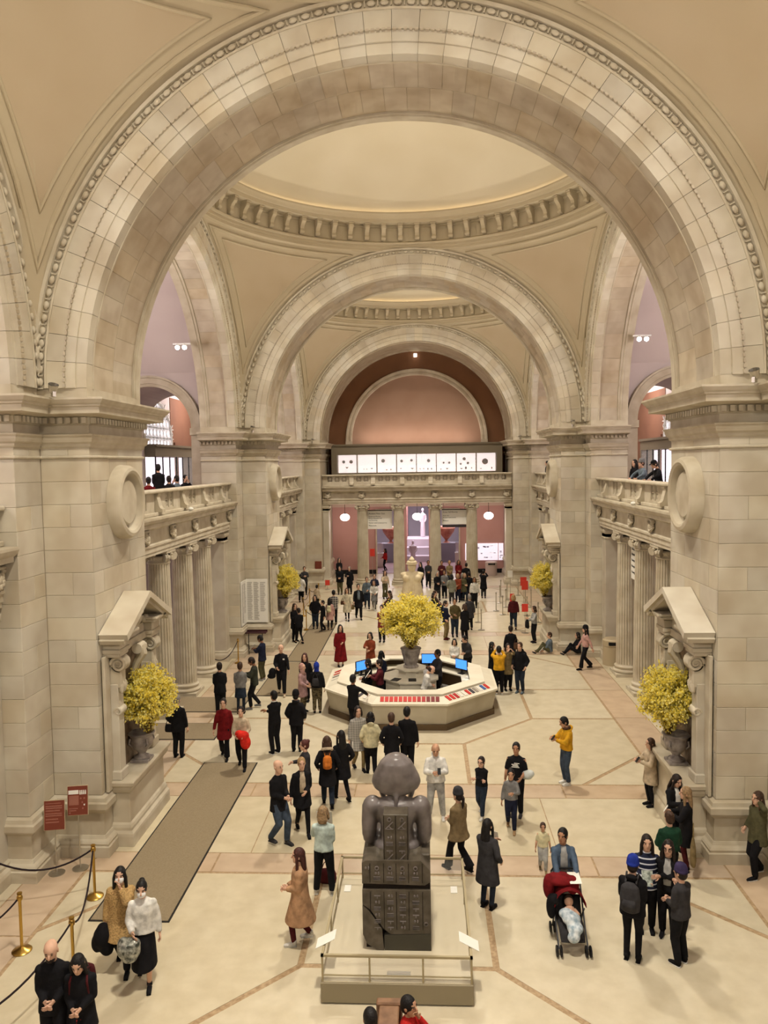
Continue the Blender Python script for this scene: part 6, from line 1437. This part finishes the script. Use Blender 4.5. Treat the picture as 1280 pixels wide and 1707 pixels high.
# by the near right pier
a = P('woman in beige coat with black leggings holding a phone', 1084, 1343, 'f', 1.62, 282, ('beige','coat',.60), ('blk','leggings'), ('bob','br'), ('phone1','phone1'), 'stand', bulk=1.08); phone(a, 'phone held by the woman in beige coat')
P('woman with dark brown hair in black blazer by the right shelf', 1124, 1290, 'h', 1.66, 25, ('blk','jacket',.76), hair=('long','dk'), arms=('phone','phone'), hp=20, inner='white')
a = P('woman with long blond hair in black coat by the right pier', 1144, 1314, 'h', 1.68, 255, ('blk','coat',.56), ('maroon','leggings'), ('long','sandy'), ('phone','phone'), 'stand'); paper(a, 'white phone in the hand of the blond woman by the right pier', 1, .08, .15, tilt=60)
handbag(a, 'khaki', 'tan canvas tote beside the blond woman at the right pier', .30, .12, .55, .34, .5, .12)
P('woman in dark green cape over a red shirt seen from behind', 1116, 1355, 'h', 1.62, 190, ('dgreen','jacket',.98), ('blk','trousers'), ('bun','br'), ('carry','carry'), 'stand', bulk=1.18)
a = P('woman in olive jacket phoning at the right edge', 1262, 1462, 'f', 1.70, 285, ('olive','jacket',.72), ('blk','trousers'), ('long','br'), ('pocket','ear'), 'step', shoes='blk', sole=True, bulk=1.08)
# on the bench
P('boy with short black hair in red shirt sitting on the bench', 0, 0, pos=tuple(floor_at(680, 1663, 1.22))[:2], h=1.46, face=65, top=('red','shirt',.86), bot=('djeans','trousers'), hair=('short','blk'), arms=('lap','chin'), legs='sit', seat=.46, child=True, skin='m')
P('person with curly black hair in grey sweater sitting on the bench', 0, 0, pos=tuple(floor_at(617, 1683, 1.26))[:2], h=1.52, face=200, top=('lgrey','sweater',.86), bot=('djeans','trousers'), hair=('short','blk'), arms=('lap','lap'), legs='sit', seat=.46, child=True, skin='t')
# middle distance, left
P('woman with long black hair in floor-length dark red coat', 568, 1111, 'f', 1.70, 18, ('dred','coat',.22), None, ('long','blk'), ('down','front'), 'stand', bulk=1.05)
P('woman in rust coat with raised arms behind the desk', 617, 1055, 'h', 1.64, 340, ('rust','coat',.55), hair=('bob','blk'), arms=('phone','front'), skin='l')
a = P('person in black beside the second runner with a coat on the arm', 492, 1069, 'f', 1.76, 40, ('blk','coat',.6), hair=('long','br'), arms=('front','front'))
P('woman in black leggings walking along the second runner', 499, 1073, 'f', 1.64, 210, ('blk','jacket',.8), ('blk','leggings'), ('short','dk'), ('front','carry'), 'walk')
a = P('person in white puffer jacket near the far left pier', 502, 1004, 'f', 1.68, 175, ('white','puffer',.70), hair=('bob','blk'), arms=('pocket','pocket'), bulk=1.1)
P('child in beige coat in front of the white puffer jacket', 500, 1003, 'f', 1.25, 178, ('beige','coat',.66), hair=('short','blk'), child=True, pos=(-5.75, 44.2))
P('man in black seen beyond the white puffer jacket', 507, 945, 'h', 1.78, 15, ('char','jacket',.78), hair=('short','br'), arms=('phone','phone'))
P('woman in black jacket and dark jeans at the rope, hands in pockets', 526, 1048, 'f', 1.68, 2, ('blk','puffer',.82), ('djeans','trousers'), ('long','blk'), ('pocket','pocket'))
P('short person in black beside the woman with pink coat', 539, 1052, 'f', 1.52, 300, ('blk','jacket',.78), hair=('short','blk'), legs='step')
a = P('woman in pale pink coat wearing a cream backpack', 550, 1050, 'f', 1.58, 175, ('pink','coat',.55), ('blk','leggings'), ('long','blk'), ('down','front')); backpack(a, 'lgold', 'cream backpack on the woman in pale pink coat', sz=.8)
P('man in black and white plaid overshirt from behind', 557, 1041, 'f', 1.76, 182, ('char','jacket',.80), hair=('short','blk'), pat='plaid', arms=('front','front'), bulk=1.1)
a = P('woman in long cream coat walking toward the desk', 579, 1034, 'f', 1.70, 0, ('cream','coat',.46), ('blk','leggings'), ('long','br'), ('carry','swf'), 'walk'); handbag(a, 'brown', 'brown handbag of the woman in cream coat', -.22, -.22, 1.0, .22, .2)
a = P('tall man in open black overcoat and dark suit', 598, 1032, 'f', 1.86, 12, ('blk','coat',.62), hair=('short','dk'), arms=('swf','down'), legs='walk', inner='bluegrey'); handbag(a, 'khaki', 'tan briefcase carried by the man in black overcoat', -.34, 0, .62, .3, .26)
P('man in grey denim jacket with crossbody strap', 612, 1014, 'f', 1.78, 8, ('bluegrey','jacket',.84), ('djeans','trousers'), ('short','br'), ('down','front'), 'step')
P('woman in white top with grey skirt near the first far column', 624, 1017, 'f', 1.66, 355, ('white','sweater',.95), ('grey','skirt','grey'), ('long','br'), ('carry','carry'), 'walk', shoes='white')
P('man in navy hooded jacket behind the woman in white top', 624, 957, 'h', 1.78, 0, ('navy','hoodie',.84), hair=('short','dk'), arms=('phone','phone'))
P('woman in beige top and olive trousers by the second far column', 642, 998, 'f', 1.70, 15, ('beige','sweater',.98), ('olive','flares'), ('long','br'), ('phone','down'), 'stand')
P('woman in dark red printed coat left of the bouquet', 637, 1070, 'f', 1.70, 350, ('maroon','coat',.66), ('blk','trousers'), ('short','blk'), ('front','front'), pat='print')
P('man in black jacket and khaki trousers by the far left rose wall', 567, 991, 'f', 1.80, 0, ('blk','puffer',.76), ('olive','trousers'), ('short','blk'), ('front','front'), bulk=1.12)
P('person in black coat and pale cap by the first far column', 583, 990, 'f', 1.72, 350, ('blk','coat',.60), hair=('short','gr'), arms=('phone','down'))
P('hooded person in black against the far left rose wall', 565, 931, 'h', 1.74, 20, ('blk','hoodie',.7), hair=('long','blk'), arms=('front','front'))
P('woman in red sweater standing in the left doorway', 0, 0, pos=(-2.5, 58.6), h=1.72, face=300, top=('red','sweater',.92), bot=('blk','leggings'), hair=('long','blk'), arms=('carry','down'), legs='step', z=.02)
# middle distance, right
P('man in navy jacket and khaki trousers, first of three talking', 743, 1066, 'f', 1.80, 65, ('navy','jacket',.80), ('khaki','trousers'), ('short','dk'), ('pocket','front'), shoes='maroon', collar='white')
P('man in olive jacket between the two men talking', 758, 1061, 'f', 1.80, 5, ((96,84,54),'jacket',.82), ('djeans','trousers'), ('short','dk'), ('front','pocket'), skin='m')
P('woman in long black coat, back turned, of the three talking', 775, 1070, 'f', 1.74, 205, ('blk','coat',.56), hair=('bob','br'), arms=('front','front'))
P('man in grey coat just behind the three talking', 783, 1050, 'f', 1.72, 190, ('char','coat',.6), hair=('short','gr'))
P('woman in white top with black bob across the desk', 0, 0, 'h', 1.52, 350, ('white','sweater',.9), hair=('bob','blk'), arms=('front','front'), pos=(1.60, 29.12))
P('man in charcoal jacket bending over the far side of the desk', 0, 0, 'h', 1.68, 320, ('char','jacket',.8), hair=('short','blk'), arms=('front','front'), hp=18, lean=.22, pos=(2.1, 29.2))
P('person with black hood by the right corner of the desk', 0, 0, 'h', 1.62, 75, ('blk','coat',.6), hair=('long','blk'), arms=('front','phone'), pos=(2.92, 28.15))
P('person in yellow jacket with raised elbows, back turned, near the desk', 832, 1158, 'f', 1.72, 178, ('yellow','jacket',.90), ('blk','trousers'), ('short','blk'), ('cam','cam'), 'stand', bulk=1.08, shoes='white')
P('woman in beige coat facing the yellow jacket', 846, 1074, 'h', 1.68, 10, ('khaki','coat',.62), hair=('bob','dk'), arms=('cam','cam'))
a = P('man in black jacket and dark jeans with black backpack by the desk', 867, 1155, 'f', 1.80, 330, ('blk','puffer',.80), ('djeans','trousers'), ('short','br'), ('pocket','pocket'), 'stand', shoes='bluegrey'); backpack(a, 'blk', 'black backpack on the man beside the yellow jacket')
P('blond woman in dark red sweater walking away by the red sign', 856, 1049, 'f', 1.70, 178, ('maroon','sweater',.86), ('djeans','trousers'), ('bob','bl'), ('down','down'), 'walk')
a = P('person in black coat with brown shoulder bag walking away', 851, 1044, 'h', 1.72, 185, ('blk','coat',.64), hair=('short','dk'), arms=('down','down'), legs='walk'); handbag(a, 'brown', 'brown shoulder bag on the person in black coat', -.22, .10, .96, .28, .26)
a = P('woman in grey blouse holding a black bag by the right niche', 0, 0, 'f', 1.66, 285, ('lgrey','shirt',.92), ('blk','trousers'), ('bob','br'), ('carry','phone'), 'stand', pos=(5.42, 35.0)); handbag(a, 'blk', 'large black bag held by the woman in grey blouse', -.05, -.34, .92, .34, .38, .16)
a = P('girl in denim sitting on the floor against the middle right pier', 0, 0, pos=(5.80, 33.05), h=1.62, face=272, top=('bluegrey','jacket',.86), bot=('olive','trousers'), hair=('short','br'), arms=('book','book'), legs='floor', shoes='char'); paper(a, 'open sketchbook of the girl sitting by the right pier', 1, .3, .22, tilt=50)
P('person in black sitting on the floor beside the pier corner', 0, 0, pos=(6.95, 32.85), h=1.68, face=275, top=('blk','jacket',.86), bot=('blk','trousers'), hair=('long','blk'), arms=('book','lap'), legs='floor', shoes='char')
P('woman in pink jacket with black beret and long hair walking left', 976, 1116, 'f', 1.72, 272, ('pink','jacket',.92), ('blk','flares'), ('long','blk'), ('swf','swb'), 'walk', hat=('beanie','blk'))
# cluster right of the marble statue
Q = [('man in black vest and white shirt left of the cluster', 714, 980, 'f', 1.80, 5, ('char','jacket',.84), ('short','dk'), ('front','front'), None),
 ('woman with long dark hair right behind the marble statue', 701, 938, 'h', 1.70, 330, ('blk','coat',.6), ('long','blk'), ('down','down'), None),
 ('person in black with white scarf at the front of the cluster', 729, 1000, 'f', 1.70, 15, ('blk','coat',.62), ('bob','gr'), ('front','front'), None),
 ('person in grey jacket and dark trousers in the cluster', 741, 997, 'f', 1.68, 355, ('grey','jacket',.8), ('short','br'), ('front','down'), None),
 ('man in dark cap at the back of the cluster', 736, 935, 'h', 1.76, 0, ('maroon','jacket',.8), ('short','dk'), ('phone','down'), None),
 ('man in olive jacket at the back of the cluster', 749, 935, 'h', 1.78, 5, ('khaki','jacket',.8), ('short','bl'), ('front','front'), None),
 ('woman in pale sage coat with her back turned in the cluster', 753, 1006, 'f', 1.70, 178, ((146,146,130),'coat',.68), ('bob','blk'), ('down','pocket'), None),
 ('woman in dark red coat at the back of the cluster', 764, 934, 'h', 1.74, 10, ('dred','coat',.6), ('long','dk'), ('front','front'), None),
 ('blond person in rust jacket inside the cluster', 763, 957, 'h', 1.66, 340, ('rust','jacket',.8), ('bob','bl'), ('front','front'), None),
 ('person in black with white backpack at the right of the cluster', 777, 939, 'h', 1.78, 185, ('blk','jacket',.8), ('short','blk'), ('down','down'), None),
 ('woman in olive coat inside the cluster', 774, 956, 'h', 1.66, 20, ('olive','coat',.6), ('bob','sandy'), ('front','front'), None),
 ('person in dark print coat in front of the cluster', 771, 1001, 'f', 1.62, 200, ('char','coat',.55), ('bob','gr'), ('front','down'), 'print'),
 ('woman in white sweatshirt and dark jeans right of the cluster', 791, 1013, 'f', 1.72, 358, ('white','hoodie',.86), ('long','br'), ('down','down'), None),
 ('person in black coat and skirt raising a phone by the last column', 806, 997, 'f', 1.70, 170, ('blk','coat',.56), ('short','blk'), ('cam','cam'), None),
 ('man in black behind the woman in white sweatshirt', 782, 1002, 'f', 1.72, 190, ('blk','coat',.5), ('short','dk'), ('front','front'), None)]
for lb, x, y, rf, hh, fc, tp, hr, ar, pt in Q: P(lb, x, y, rf, hh, fc, tp, hair=hr, arms=ar, pat=pt, legs=random.choice(('stand', 'step')), bot=(random.choice(('blk','djeans','navy','char')), 'trousers'), skin=random.choice('lmt'))
# sitting on the plinth of the marble statue
P('person in dark jacket sitting on the left edge of the statue plinth', 0, 0, pos=(-1.42, 41.7), h=1.68, face=275, top=('maroon','jacket',.86), bot=('blk','trousers'), hair=('short','blk'), arms=('lap','lap'), legs='sit', seat=.44)
P('person in white trousers sitting at the left front of the statue plinth', 0, 0, pos=(-1.35, 41.05), h=1.64, face=300, top=('char','jacket',.86), bot=('lgrey','trousers'), hair=('bob','br'), arms=('lap','lap'), legs='sit', seat=.44, shoes='white')
P('person in brown jacket sitting on the right edge of the statue plinth', 0, 0, pos=(1.02, 41.6), h=1.68, face=85, top=('brown','jacket',.86), bot=('djeans','trousers'), hair=('short','br'), arms=('lap','lap'), legs='sit', seat=.44)
P('person in black sitting at the right front of the statue plinth', 0, 0, pos=(.95, 41.0), h=1.66, face=60, top=('blk','jacket',.86), bot=('blk','trousers'), hair=('long','dk'), arms=('lap','phone'), legs='sit', seat=.44)
# staff inside the desk
P('desk clerk with black hair in dark shirt at the left counter', 0, 0, pos=(-1.42, 25.55), h=1.66, face=255, top=('blk','shirt',.9), hair=('bob','blk'), arms=('front','front'))
a = P('desk clerk in burgundy shirt facing left with a paper', 0, 0, pos=(-1.02, 25.25), h=1.72, face=270, top=('burg','shirt',.92), hair=('short','dk'), arms=('phone','phone')); paper(a, 'white paper in the hands of the clerk in burgundy')
P('desk clerk in navy at the back left of the desk', 0, 0, pos=(-1.05, 26.75), h=1.64, face=150, top=('navy','shirt',.9), hair=('bob','blk'), arms=('front','front'))
P('desk clerk in grey jacket standing right of the urn', 0, 0, pos=(.92, 26.35), h=1.78, face=300, top=('char','jacket',.86), hair=('short','blk'), arms=('phone','phone'), skin='d')
P('balding desk clerk in white shirt bending at the front', 0, 0, pos=(.45, 24.78), h=1.66, face=95, top=('white','shirt',.92), hair=('balding','dk'), arms=('front','front'), hp=24, lean=.25)
# galleries
def gal(px, py, X, top_h): d = FW+RT*((px-640)/FPX)+UP*((853.5-py)/FPX); q = CP+d*((X-CP.x)/d.x); return (q.x, q.y)
P('waiter in black standing in the left gallery before the lit case', 0, 0, pos=gal(263, 768, -9.6, 0), h=1.84, face=200, top=('blk','jacket',.84), hair=('short','blk'), arms=('front','front'), z=GAL)
for px, c, lb in ((281,'blk','first seated guest in the left gallery, dark hair'), (294,'bluegrey','second seated guest in the left gallery, grey jacket'), (308,'blk','third seated guest in the left gallery, hand at face'), (247,'dred','seated guest in the left gallery half behind the near pier')):
    P(lb, 0, 0, pos=gal(px, 785, -9.1, 0), h=1.74, face=random.choice((60, 250, 200)), top=(c,'jacket',.86), hair=('short', random.choice(('blk','dk','br'))), arms=('lap','chin'), legs='sit', seat=.50, z=GAL)
P('person in striped beanie leaning on the right balustrade', 0, 0, pos=gal(1073, 768, 8.45, 0), h=1.74, face=285, top=('bluegrey','jacket',.84), hair=('short','br'), arms=('lean','lean'), z=GAL, hat=('beanie','grey'), lean=.12)
P('person in black cap leaning over the right balustrade', 0, 0, pos=gal(1099, 770, 8.45, 0), h=1.72, face=280, top=('blk','coat',.6), hair=('short','dk'), arms=('lean','lean'), z=GAL, hat=('cap','blk'), lean=.16, hp=20)
P('person in black behind the striped beanie on the right gallery', 0, 0, pos=gal(1058, 769, 8.75, 0), h=1.74, face=300, top=('blk','jacket',.8), hair=('long','blk'), z=GAL)
P('visitor in black on the far right gallery by the balustrade', 0, 0, pos=gal(912, 768, 8.12, 0), h=1.74, face=270, top=('blk','coat',.6), hair=('short','blk'), z=GAL)
# seats and table for the gallery guests
for px, lb in ((281,'dark cafe chair under the first gallery guest'), (294,'dark cafe chair under the second gallery guest'), (308,'dark cafe chair under the third gallery guest'), (247,'dark cafe chair under the half hidden gallery guest')):
    q = gal(px, 785, -9.1, 0); t = thing('cafe_chair', lb, 'chair', (q[0], q[1], GAL), 0, 'cafe chairs in the left gallery')
    ob('seat', G().bbox(-.2,.2,-.2,.2,.44,.49,.01), BLACKM, t, world=False)
    for sx in (-.17, .17):
        for sy in (-.17, .17): ob('leg', G().box(sx-.015, sx+.015, sy-.015, sy+.015, 0, .44), BLACKM, t, world=False)

# ------------------------------------------------------------------ stroller with baby
r = SP_['o']; sx, sy = r.location.x+.0, r.location.y-.62
t = thing('stroller', 'folding stroller with dark red canopy pushed by the woman in denim', 'stroller', (sx, sy, 0))
STM = mat('stroller frame', lin(60,60,64), .4, metal=.6)
for e in (-.24, .24):
    ob('frame_tube', G().tube([(e,.42,1.02),(e,.20,.72),(e,-.12,.32),(e,-.38,.12)], .014, 6), STM, t, world=False); ob('frame_tube', G().tube([(e,.28,.12),(e,.10,.45),(e,-.05,.62)], .014, 6), STM, t, world=False)
    for yy in (-.40, .28):
        for q in (-.035, .035): ob('wheel', G().lathe([(.03,-.012),(.085,-.014),(.095,0),(.085,.014),(.03,.012)], 16, M=T(e+q, yy, .095) @ Ry(PI/2)), BLACKM, t, world=False)
ob('handle', G().tube([(-.24,.42,1.02),(-.20,.46,1.05),(.20,.46,1.05),(.24,.42,1.02)], .018, 8), BLACKM, t, world=False)
Pn = [[(.27*math.cos(a), .16+.05*math.sin(a)+b*.5, .62+.44*math.sin(a)*(.75+.25*b)-.10*b) for b in np.linspace(-.55, .55, 6)] for a in np.linspace(0, PI, 14)]
o = ob('canopy', G().grid(Pn), cl('dred'), t, world=False, smooth='all'); o.modifiers.new('thickness', 'SOLIDIFY').thickness = .012
ob('seat_sling', G().tube([(0,.22,.72),(0,.08,.42),(0,-.18,.36),(0,-.36,.22)], [(.22,.02),(.22,.04),(.21,.04),(.2,.02)], 14), cl('char'), t, world=False, smooth='all')
o = lump('draped_coat', 'dark red coat draped over the stroller hood', 'coat', (sx-.12, sy+.20, 1.0), [(0,0,0,.26,.2,.09),(-.2,-.02,-.12,.1,.14,.22),(.2,-.04,-.08,.12,.14,.16)], cl('dred'))
o = lump('draped_coat', 'black coat hanging from the side of the stroller', 'coat', (sx-.30, sy+.02, .62), [(0,0,0,.09,.12,.22),(.04,-.04,.14,.1,.1,.1)], cl('blk'))
bt = thing('person', 'baby wrapped in a pale blue and white blanket in the stroller', 'person', (sx, sy-.1, .50))
g = G(); g.ell((0,.16,.18), .075,.07,.085, 12, 9); g.ell((0,.09,.175), .012,.012,.012, 6, 4); g.tube([(0,.12,.08),(0,-.05,-.02),(0,-.2,-.10)], [.09,.10,.06], 10)
for e in (-1, 1): g.tube([(e*.08,.08,.08),(e*.13,-.02,.06),(e*.07,-.08,.08)], [.035,.03,.025], 7); g.ell((e*.026,.096,.19), .008,.006,.006, 5, 4)
ob('body', g, SKM('l'), bt, smooth='all', world=False)
g = G(); g.ell((0,.185,.20), .078,.065,.085, 12, 8); ob('hair', g, HAIRM('br'), bt, smooth='all', world=False)
g = G()
for x, y, z_, a_1, b_1, c_1 in ((0,-.08,.02,.16,.14,.11),(.04,-.20,-.07,.14,.14,.10),(-.06,.02,.05,.14,.1,.09),(0,-.30,-.17,.11,.07,.10)): g.ell((x, y, z_), a_1, b_1, c_1, 12, 8)
o = ob('blanket', g, mat('baby blanket', lin(226,232,236), .9, lin(150,170,184), 14), bt, world=False); remesh_mod(o, .02, 4)
o = paper(SP_, 'white leaflet resting on the stroller handle', 1, .2, .28, tilt=12, up=.05)
